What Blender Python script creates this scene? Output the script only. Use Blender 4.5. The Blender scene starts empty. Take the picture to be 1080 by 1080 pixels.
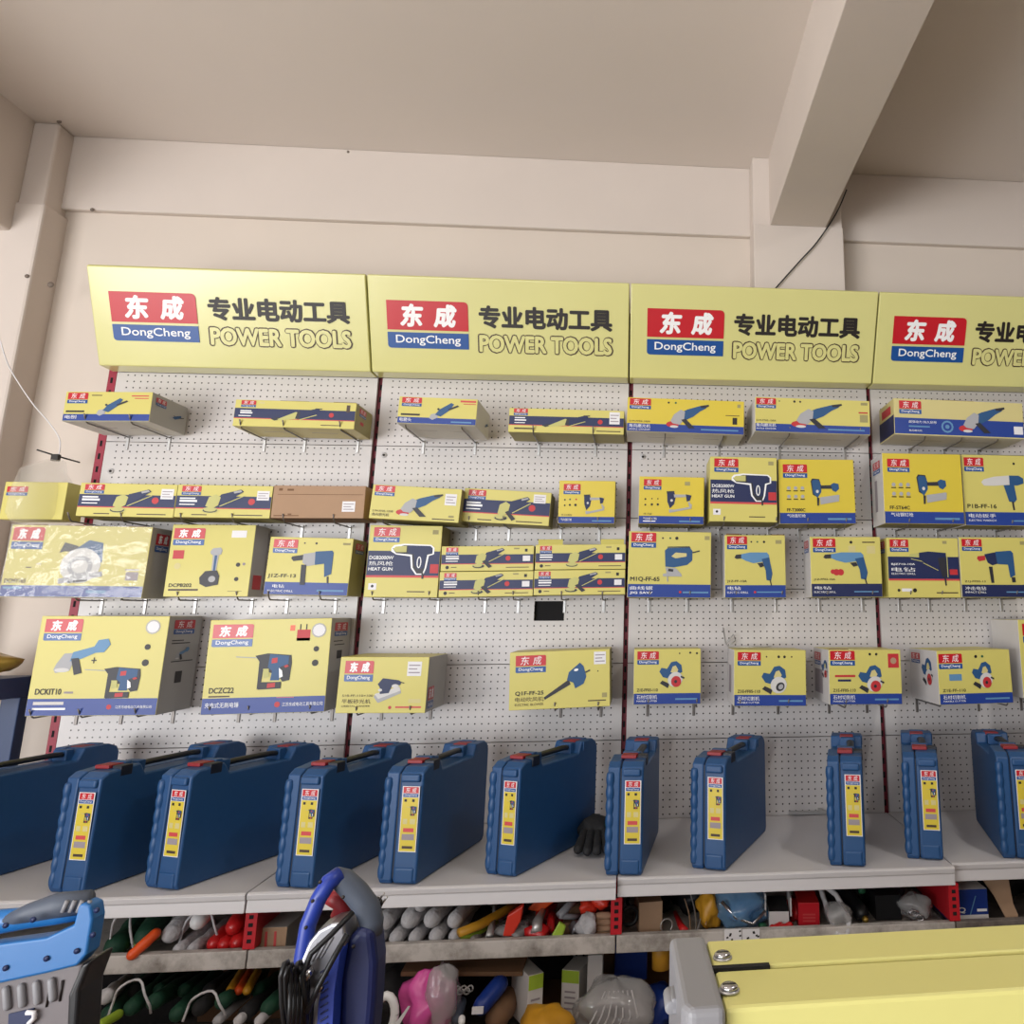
import bpy, bmesh, math, random
from mathutils import Vector, Matrix
random.seed(7)
S = bpy.context.scene
COL = S.collection

# ------------------------------------------------------------------ camera
FPX, PPX, PPY = 861.093, 759.057, 455.116
PITCH, YAW, ROLL = 0.220359, 0.0965566, -0.00347376
CAM = Vector((0.050295, -3.265168, 0.735635))
cp, sp, cy, sy = math.cos(PITCH), math.sin(PITCH), math.cos(YAW), math.sin(YAW)
FW = Vector((sy*cp, cy*cp, sp)); RT0 = Vector((cy, -sy, 0)); UP0 = RT0.cross(FW)
RT = math.cos(ROLL)*RT0 + math.sin(ROLL)*UP0
UP = -math.sin(ROLL)*RT0 + math.cos(ROLL)*UP0
def ray(u, v): return (u-PPX)/FPX*RT - (v-PPY)/FPX*UP + FW
def at(u, v, Y):
    d = ray(u, v); return CAM + d*((Y-CAM.y)/d.y)
def atz(u, v, Z):
    d = ray(u, v); return CAM + d*((Z-CAM.z)/d.z)
cam = bpy.data.cameras.new('camera'); co = bpy.data.objects.new('camera', cam); COL.objects.link(co)
mw = Matrix((RT, UP, -FW)).transposed().to_4x4(); mw.translation = CAM; co.matrix_world = mw
cam.sensor_width = 36; cam.lens = FPX/1080*36
cam.shift_x = (540-PPX)/1080; cam.shift_y = -(540-PPY)/1080
cam.clip_start = 0.05; cam.clip_end = 60
S.camera = co

# ------------------------------------------------------------------ materials
def lin(c):
    c = c/255.0
    return c/12.92 if c <= .04045 else ((c+.055)/1.055)**2.4
def rgb(r, g, b): return (lin(r), lin(g), lin(b), 1)
MATS = {}
def mat(name, col, rough=.6, metal=0, noise=0, nscale=8, bump=0, spec=.5, coat=0):
    if name in MATS: return MATS[name]
    m = bpy.data.materials.new(name); m.use_nodes = True
    nt = m.node_tree; b = nt.nodes['Principled BSDF']
    b.inputs['Base Color'].default_value = col
    b.inputs['Roughness'].default_value = rough; b.inputs['Metallic'].default_value = metal
    b.inputs['Specular IOR Level'].default_value = spec
    b.inputs['Coat Weight'].default_value = coat
    b.inputs['Coat Roughness'].default_value = .12
    if noise or bump:
        tc = nt.nodes.new('ShaderNodeTexCoord'); n = nt.nodes.new('ShaderNodeTexNoise')
        n.inputs['Scale'].default_value = nscale; n.inputs['Detail'].default_value = 5
        nt.links.new(tc.outputs['Object'], n.inputs['Vector'])
        if noise:
            mx = nt.nodes.new('ShaderNodeMix'); mx.data_type = 'RGBA'
            mx.inputs[6].default_value = tuple(x*(1-noise) for x in col[:3])+(1,)
            mx.inputs[7].default_value = tuple(min(1, x*(1+noise*.6)) for x in col[:3])+(1,)
            nt.links.new(n.outputs['Fac'], mx.inputs[0]); nt.links.new(mx.outputs[2], b.inputs['Base Color'])
        if bump:
            bp = nt.nodes.new('ShaderNodeBump'); bp.inputs['Strength'].default_value = bump
            bp.inputs['Distance'].default_value = .01
            nt.links.new(n.outputs['Fac'], bp.inputs['Height']); nt.links.new(bp.outputs['Normal'], b.inputs['Normal'])
    MATS[name] = m
    return m

mat('plaster', rgb(214, 202, 190), .9, noise=.07, nscale=1.6, bump=.15)
mat('plaster_fine', rgb(211, 200, 191), .9, noise=.05, nscale=3, bump=.1)
mat('ceiling', rgb(222, 212, 204), .95, noise=.06, nscale=1.2, bump=.1)
mat('floor_tile', rgb(196, 186, 176), .35, noise=.1, nscale=2)
mat('sign_yellow', rgb(212, 208, 138), .28, noise=.03, nscale=3, coat=.35)
mat('machine_yellow', rgb(214, 208, 130), .45, noise=.05, nscale=3)
mat('logo_red', rgb(190, 24, 38), .35)
mat('logo_blue', rgb(20, 76, 146), .35)
mat('ink', rgb(32, 26, 24), .5)
mat('ink_brown', rgb(70, 52, 40), .5)
mat('white_ink', rgb(240, 240, 240), .4)
mat('box_yellow', rgb(208, 197, 106), .5, noise=.05, nscale=5, coat=.1)
mat('box_bright', rgb(214, 192, 62), .35, noise=.03, nscale=6, coat=.3)
mat('box_pale', rgb(206, 194, 132), .5, noise=.05, nscale=6)
mat('box_navy', rgb(22, 34, 80), .5, coat=.05)
mat('box_blue', rgb(24, 58, 140), .5, coat=.08)
mat('box_white', rgb(212, 208, 206), .6, noise=.06, nscale=10)
mat('box_grey', rgb(172, 169, 164), .5, noise=.05, nscale=9)
mat('box_olive', rgb(156, 147, 98), .6, noise=.08, nscale=9)  # second-row box undersides use it too, standing in for their shade
mat('kraft', rgb(172, 140, 112), .8, noise=.08, nscale=14)
mat('kraft_dark', rgb(120, 88, 62), .8, noise=.1, nscale=14)
mat('line_red', rgb(200, 70, 70), .5)
mat('sticker', rgb(226, 224, 226), .5)
mat('smudge', rgb(150, 140, 145), .6)
mat('t_blue', rgb(34, 80, 126), .5); mat('t_navy', rgb(22, 36, 78), .5)
mat('t_grey', rgb(165, 165, 168), .5); mat('t_dark', rgb(40, 40, 48), .5)
mat('t_red', rgb(188, 44, 50), .5); mat('t_pale', rgb(190, 186, 112), .5)
mat('t_silver', rgb(205, 203, 200), .5); mat('t_sky', rgb(92, 138, 178), .5)
mat('t_green', rgb(30, 90, 60), .5)
mat('case_blue', rgb(30, 74, 122), .46, noise=.06, nscale=30, bump=.05)
mat('case_dark', rgb(14, 22, 40), .5)
mat('case_red', rgb(138, 30, 38), .5)
mat('black_plastic', rgb(24, 25, 28), .4)
mat('soft_black', rgb(30, 30, 32), .8, noise=.2, nscale=40, bump=.4)
mat('shelf_grey', rgb(206, 203, 204), .42, noise=.03, nscale=4)
mat('steel', rgb(190, 188, 186), .35, metal=.6)
mat('wire', rgb(120, 114, 110), .4, metal=.5)
mat('upright_shaded_red', rgb(112, 18, 38), .55)  # upright paint darkened to carry the shade inside the panel joints
mat('bracket_red', rgb(190, 28, 40), .45)
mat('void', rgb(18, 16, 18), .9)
mat('gauze', rgb(202, 200, 202), .95, noise=.3, nscale=35, bump=1)
mat('dark_green', rgb(18, 66, 46), .7, noise=.3, nscale=40, bump=.4)
mat('orange', rgb(226, 84, 30), .4); mat('orange_red', rgb(228, 62, 42), .35)
mat('amber', rgb(206, 150, 40), .45, noise=.15, nscale=20)
mat('red_plastic', rgb(200, 34, 36), .3, noise=.15, nscale=30)
mat('pink', rgb(226, 92, 170), .25, noise=.2, nscale=25)
mat('chrome', rgb(200, 200, 204), .22, metal=1)
mat('brushed', rgb(170, 170, 176), .38, metal=.9, noise=.1, nscale=40)
mat('machine_blue', rgb(34, 58, 150), .4); mat('machine_navy', rgb(16, 28, 78), .45)
mat('handle_blue', rgb(34, 104, 168), .38)
mat('grip_grey', rgb(74, 82, 96), .55)
mat('machine_grey', rgb(138, 138, 142), .5); mat('body_grey', rgb(112, 106, 108), .55)
mat('lime', rgb(160, 190, 60), .4); mat('deep_blue', rgb(22, 52, 130), .4)
mat('gold', rgb(160, 130, 56), .3, metal=.4); mat('rack_blue', rgb(24, 52, 96), .45)
mat('sheet_blue', rgb(60, 120, 190), .3)

def dirty(name, base, stain, scale, lo, hi, rough=.6):
    m = bpy.data.materials.new(name); m.use_nodes = True; nt = m.node_tree; b = nt.nodes['Principled BSDF']
    tc = nt.nodes.new('ShaderNodeTexCoord'); n = nt.nodes.new('ShaderNodeTexNoise')
    n.inputs['Scale'].default_value = scale; n.inputs['Detail'].default_value = 8; n.inputs['Roughness'].default_value = .7
    cr = nt.nodes.new('ShaderNodeValToRGB'); cr.color_ramp.elements[0].position = lo; cr.color_ramp.elements[1].position = hi
    cr.color_ramp.elements[0].color = stain; cr.color_ramp.elements[1].color = base
    nt.links.new(tc.outputs['Object'], n.inputs['Vector']); nt.links.new(n.outputs['Fac'], cr.inputs[0])
    nt.links.new(cr.outputs[0], b.inputs['Base Color']); b.inputs['Roughness'].default_value = rough
    MATS[name] = m
dirty('dirty_shelf', rgb(196, 190, 184), rgb(112, 104, 96), 7, .3, .55)
dirty('grimy_shelf', rgb(120, 112, 106), rgb(62, 56, 52), 9, .35, .6)

def clear(name, tint, alpha, rough=.08):
    m = bpy.data.materials.new(name); m.use_nodes = True; nt = m.node_tree; b = nt.nodes['Principled BSDF']
    b.inputs['Base Color'].default_value = tint; b.inputs['Roughness'].default_value = rough
    b.inputs['Alpha'].default_value = alpha; b.inputs['Coat Weight'].default_value = 1; b.inputs['Coat Roughness'].default_value = .05
    tc = nt.nodes.new('ShaderNodeTexCoord'); n = nt.nodes.new('ShaderNodeTexNoise'); n.inputs['Scale'].default_value = 14; n.inputs['Detail'].default_value = 3
    bp = nt.nodes.new('ShaderNodeBump'); bp.inputs['Strength'].default_value = .45; bp.inputs['Distance'].default_value = .02
    nt.links.new(tc.outputs['Object'], n.inputs['Vector'])
    nt.links.new(n.outputs['Fac'], bp.inputs['Height']); nt.links.new(bp.outputs['Normal'], b.inputs['Normal']); nt.links.new(bp.outputs['Normal'], b.inputs['Coat Normal'])
    MATS[name] = m
clear('film', rgb(235, 235, 230), .2)
clear('blue_film', rgb(120, 165, 205), .55)
clear('grey_film', rgb(190, 190, 190), .5)

def pegboard():
    m = bpy.data.materials.new('pegboard'); m.use_nodes = True; nt = m.node_tree; b = nt.nodes['Principled BSDF']
    N = nt.nodes.new; Lk = nt.links.new
    tc = N('ShaderNodeTexCoord'); sx = N('ShaderNodeSeparateXYZ'); Lk(tc.outputs['Object'], sx.inputs[0])
    def cell(out, off):
        a = N('ShaderNodeMath'); a.operation = 'SUBTRACT'; Lk(out, a.inputs[0]); a.inputs[1].default_value = off
        d = N('ShaderNodeMath'); d.operation = 'DIVIDE'; Lk(a.outputs[0], d.inputs[0]); d.inputs[1].default_value = .025
        f = N('ShaderNodeMath'); f.operation = 'FRACT'; Lk(d.outputs[0], f.inputs[0])
        s = N('ShaderNodeMath'); s.operation = 'SUBTRACT'; Lk(f.outputs[0], s.inputs[0]); s.inputs[1].default_value = .5
        p = N('ShaderNodeMath'); p.operation = 'POWER'; p.inputs[1].default_value = 2
        ab = N('ShaderNodeMath'); ab.operation = 'ABSOLUTE'; Lk(s.outputs[0], ab.inputs[0]); Lk(ab.outputs[0], p.inputs[0]); return p.outputs[0]
    ad = N('ShaderNodeMath'); ad.operation = 'ADD'
    Lk(cell(sx.outputs['X'], .0125), ad.inputs[0]); Lk(cell(sx.outputs['Z'], .0015), ad.inputs[1])
    lt = N('ShaderNodeMath'); lt.operation = 'LESS_THAN'; Lk(ad.outputs[0], lt.inputs[0]); lt.inputs[1].default_value = .0145
    mx = N('ShaderNodeMix'); mx.data_type = 'RGBA'; mx.inputs[6].default_value = rgb(205, 200, 198); mx.inputs[7].default_value = rgb(52, 46, 44)
    e1 = N('ShaderNodeMath'); e1.operation = 'SUBTRACT'; Lk(sx.outputs['X'], e1.inputs[0]); e1.inputs[1].default_value = .5
    e2 = N('ShaderNodeMath'); e2.operation = 'ABSOLUTE'; Lk(e1.outputs[0], e2.inputs[0])
    e3 = N('ShaderNodeMath'); e3.operation = 'LESS_THAN'; Lk(e2.outputs[0], e3.inputs[0]); e3.inputs[1].default_value = .4665
    e4 = N('ShaderNodeMath'); e4.operation = 'MULTIPLY'; Lk(lt.outputs[0], e4.inputs[0]); Lk(e3.outputs[0], e4.inputs[1])
    Lk(e4.outputs[0], mx.inputs[0]); Lk(mx.outputs[2], b.inputs['Base Color'])
    b.inputs['Roughness'].default_value = .33
    MATS['pegboard'] = m
pegboard()

# ------------------------------------------------------------------ mesh builder
class MB:
    def __init__(s): s.v = []; s.f = []; s.m = []; s.names = []; s.sm = []
    def mi(s, n):
        if n not in s.names: s.names.append(n)
        return s.names.index(n)
    def add(s, vs, fs, m, smooth=False):
        o = len(s.v); s.v += [Vector(p) for p in vs]
        k = s.mi(m)
        for f in fs: s.f.append([i+o for i in f]); s.m.append(k); s.sm.append(smooth)
        return s
    def box(s, a, b, m, M=None, faces=None):
        x0, y0, z0 = a; x1, y1, z1 = b
        vs = [Vector(p) for p in ((x0,y0,z0),(x1,y0,z0),(x1,y1,z0),(x0,y1,z0),(x0,y0,z1),(x1,y0,z1),(x1,y1,z1),(x0,y1,z1))]
        if M: vs = [M @ p for p in vs]
        fs = dict(bottom=(0,3,2,1), top=(4,5,6,7), front=(0,1,5,4), right=(1,2,6,5), back=(2,3,7,6), left=(3,0,4,7))
        o = len(s.v); s.v += vs
        for k, f in fs.items():
            s.f.append([i+o for i in f]); s.m.append(s.mi((faces or {}).get(k, m))); s.sm.append(False)
        return s
    def poly(s, pts, m): return s.add(pts, [list(range(len(pts)))], m)
    def prism(s, prof, x0, x1, m, axis='x', M=None):
        n = len(prof)
        def P(t, a, b):
            return {'x': (t, a, b), 'y': (a, t, b), 'z': (a, b, t)}[axis]
        vs = [Vector(P(x0, *p)) for p in prof] + [Vector(P(x1, *p)) for p in prof]
        if M: vs = [M @ p for p in vs]
        fs = [list(range(n))[::-1], list(range(n, 2*n))] + [[i, (i+1) % n, (i+1) % n+n, i+n] for i in range(n)]
        return s.add(vs, fs, m)
    def tube(s, pts, r, m, n=8, cap=True, flat=1):
        pts = [Vector(p) for p in pts]; rs = r if isinstance(r, (list, tuple)) else [r]*len(pts)
        vs = []; up = None
        for i, p in enumerate(pts):
            t = (pts[min(i+1, len(pts)-1)]-pts[max(i-1, 0)])
            t = t.normalized() if t.length > 1e-9 else Vector((0, 0, 1))
            if up is None: up = Vector((0, 0, 1)) if abs(t.z) < .9 else Vector((1, 0, 0))
            a = t.cross(up).normalized(); b = a.cross(t).normalized(); up = b
            for k in range(n):
                w = 2*math.pi*k/n; vs.append(p + (a*math.cos(w)+b*math.sin(w)*flat)*rs[i])
        fs = [[i*n+k, i*n+(k+1) % n, (i+1)*n+(k+1) % n, (i+1)*n+k] for i in range(len(pts)-1) for k in range(n)]
        if cap: fs += [list(range(n))[::-1], [(len(pts)-1)*n+k for k in range(n)]]
        return s.add(vs, fs, m, True)
    def capsule(s, a, b, r, m, n=10, jit=0):
        a = Vector(a); b = Vector(b); d = (b-a); L = d.length; d.normalize(); P = []; R = []
        for t, q in ((0, .05), (.15*r/L, .5), (.5*r/L, .85), (r/L, 1)): P.append(a+d*L*t); R.append(r*q)
        k = 5
        for i in range(1, k):
            P.append(a+d*L*(r/L+(1-2*r/L)*i/k)); R.append(r*(1+random.uniform(-jit, jit)))
        for t, q in ((r/L, 1), (.5*r/L, .85), (.15*r/L, .5), (0, .05)): P.append(b-d*L*t); R.append(r*q)
        return s.tube(P, R, m, n)
    def blob(s, c, r, m, seg=16, rings=10, jit=.12, seed=0, M=None):
        rnd = random.Random(seed); ph = [rnd.uniform(0, 6.28) for _ in range(8)]
        c = Vector(c); vs = []; fs = []
        for i in range(rings+1):
            th = math.pi*i/rings
            for k in range(seg):
                w = 2*math.pi*k/seg
                q = 1+jit*(math.sin(3*w+ph[0]+2*th)+.7*math.sin(5*w+ph[1]-3*th)+.5*math.sin(7*th+ph[2]+2*w))*math.sin(th)
                p = Vector((r[0]*q*math.sin(th)*math.cos(w), r[1]*q*math.sin(th)*math.sin(w), r[2]*q*math.cos(th)))
                vs.append((M @ p if M else p)+c)
        for i in range(rings):
            for k in range(seg): fs.append([i*seg+k, i*seg+(k+1) % seg, (i+1)*seg+(k+1) % seg, (i+1)*seg+k])
        return s.add(vs, fs, m, True)
    def build(s, name, parent=None, bevel=0, seg=2, loc=None):
        me = bpy.data.meshes.new(name); me.from_pydata([tuple(p) for p in s.v], [], s.f)
        for n in s.names: me.materials.append(MATS[n])
        for p, k, q in zip(me.polygons, s.m, s.sm): p.material_index = k; p.use_smooth = q
        me.update()
        o = bpy.data.objects.new(name, me); COL.objects.link(o)
        if parent: o.parent = parent
        if loc: o.location = loc
        if bevel:
            b = o.modifiers.new('bevel', 'BEVEL'); b.width = bevel; b.segments = seg; b.limit_method = 'ANGLE'; b.angle_limit = math.radians(40)
            b.harden_normals = False
        return o

def tag(o, label, cat, group=None, kind=None):
    if label: o['label'] = label
    if cat: o['category'] = cat
    if group: o['group'] = group
    if kind: o['kind'] = kind
    return o
def thing(name, loc, label, cat, group=None, rot=(0, 0, 0)):
    o = bpy.data.objects.new(name, None); COL.objects.link(o); o.location = loc; o.rotation_euler = rot
    o.empty_display_size = .05
    return tag(o, label, cat, group)

TXT = {}
def glyphs(body, off=0, shear=0):
    k = (body, off, shear)
    if k not in TXT:
        c = bpy.data.curves.new('lettering', 'FONT'); c.body = body; c.offset = off; c.shear = shear; c.resolution_u = 3
        o = bpy.data.objects.new('lettering', c); COL.objects.link(o)
        bpy.context.view_layer.update()
        me = o.evaluated_get(bpy.context.evaluated_depsgraph_get()).to_mesh()
        vs = [(v.co.x, v.co.y) for v in me.vertices]; fs = [list(p.vertices) for p in me.polygons]
        bpy.data.objects.remove(o); bpy.data.curves.remove(c)
        xs = [p[0] for p in vs]; ys = [p[1] for p in vs]
        TXT[k] = (vs, fs, min(xs), max(xs), min(ys), max(ys))
    return TXT[k]
def text(mb, body, x0, x1, z0, z1, y, m, off=0, shear=0, T=None):
    if z1-z0 < .03: off = 0 if ord(body[0]) > 255 or z1-z0 < .008 else min(off, .03)
    # heavier weight = the same glyphs repeated with tiny shifts in one plane
    vs, fs, a, b, c, d = glyphs(body, 0, shear); k = off*(z1-z0)
    sh = [(0, 0)] if off <= 0 else [(k*math.cos(math.pi*i/4), k*math.sin(math.pi*i/4)) for i in range(8)]+[(0, 0)]
    x0 += k; x1 -= k; z0 += k; z1 -= k
    for n_, (dx, dz) in enumerate(sh):
        q = [Vector((x0+(p[0]-a)/(b-a)*(x1-x0)+dx, y-.00001*n_, z0+(p[1]-c)/(d-c)*(z1-z0)+dz)) for p in vs]
        if T: q = [T(p) for p in q]
        mb.add(q, fs, m)

def rrect(x0, x1, z0, z1, r, corners=(1, 1, 1, 1), n=4):
    P = []
    for k, (cx, cz, a0) in enumerate(((x1-r, z0+r, -90), (x1-r, z1-r, 0), (x0+r, z1-r, 90), (x0+r, z0+r, 180))):
        if corners[k]:
            for i in range(n+1):
                w = math.radians(a0+90*i/n); P.append((cx+r*math.cos(w), cz+r*math.sin(w)))
        else: P.append(((x1, z0), (x1, z1), (x0, z1), (x0, z0))[k])
    return P

def logo(mb, x0, x1, z0, z1, y, small=False, T=None):
    """red panel over blue panel with white characters"""
    h = z1-z0; w = x1-x0; zs = z0+h*.36
    q = (lambda p: T(Vector(p))) if T else (lambda p: p)
    mb.poly([q((a, y, b)) for a, b in rrect(x0, x1, zs+h*.025, z1, h*.09, (0, 1, 0, 0))], 'logo_red')
    mb.poly([q((a, y, b)) for a, b in rrect(x0, x1, z0, zs-h*.025, h*.07, (0, 0, 0, 1))], 'logo_blue')
    y2 = y-.0004
    for ch, a in (('东', .16), ('成', .57)):
        text(mb, ch, x0+w*a, x0+w*(a+.29), zs+h*.09, z1-h*.06, y2, 'white_ink', .045 if w > .05 else 0, .12, T)
    text(mb, 'DongCheng', x0+w*.1, x1-w*.1, z0+h*.06, zs-h*.08, y2, 'white_ink', .012, 0, T)

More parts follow.
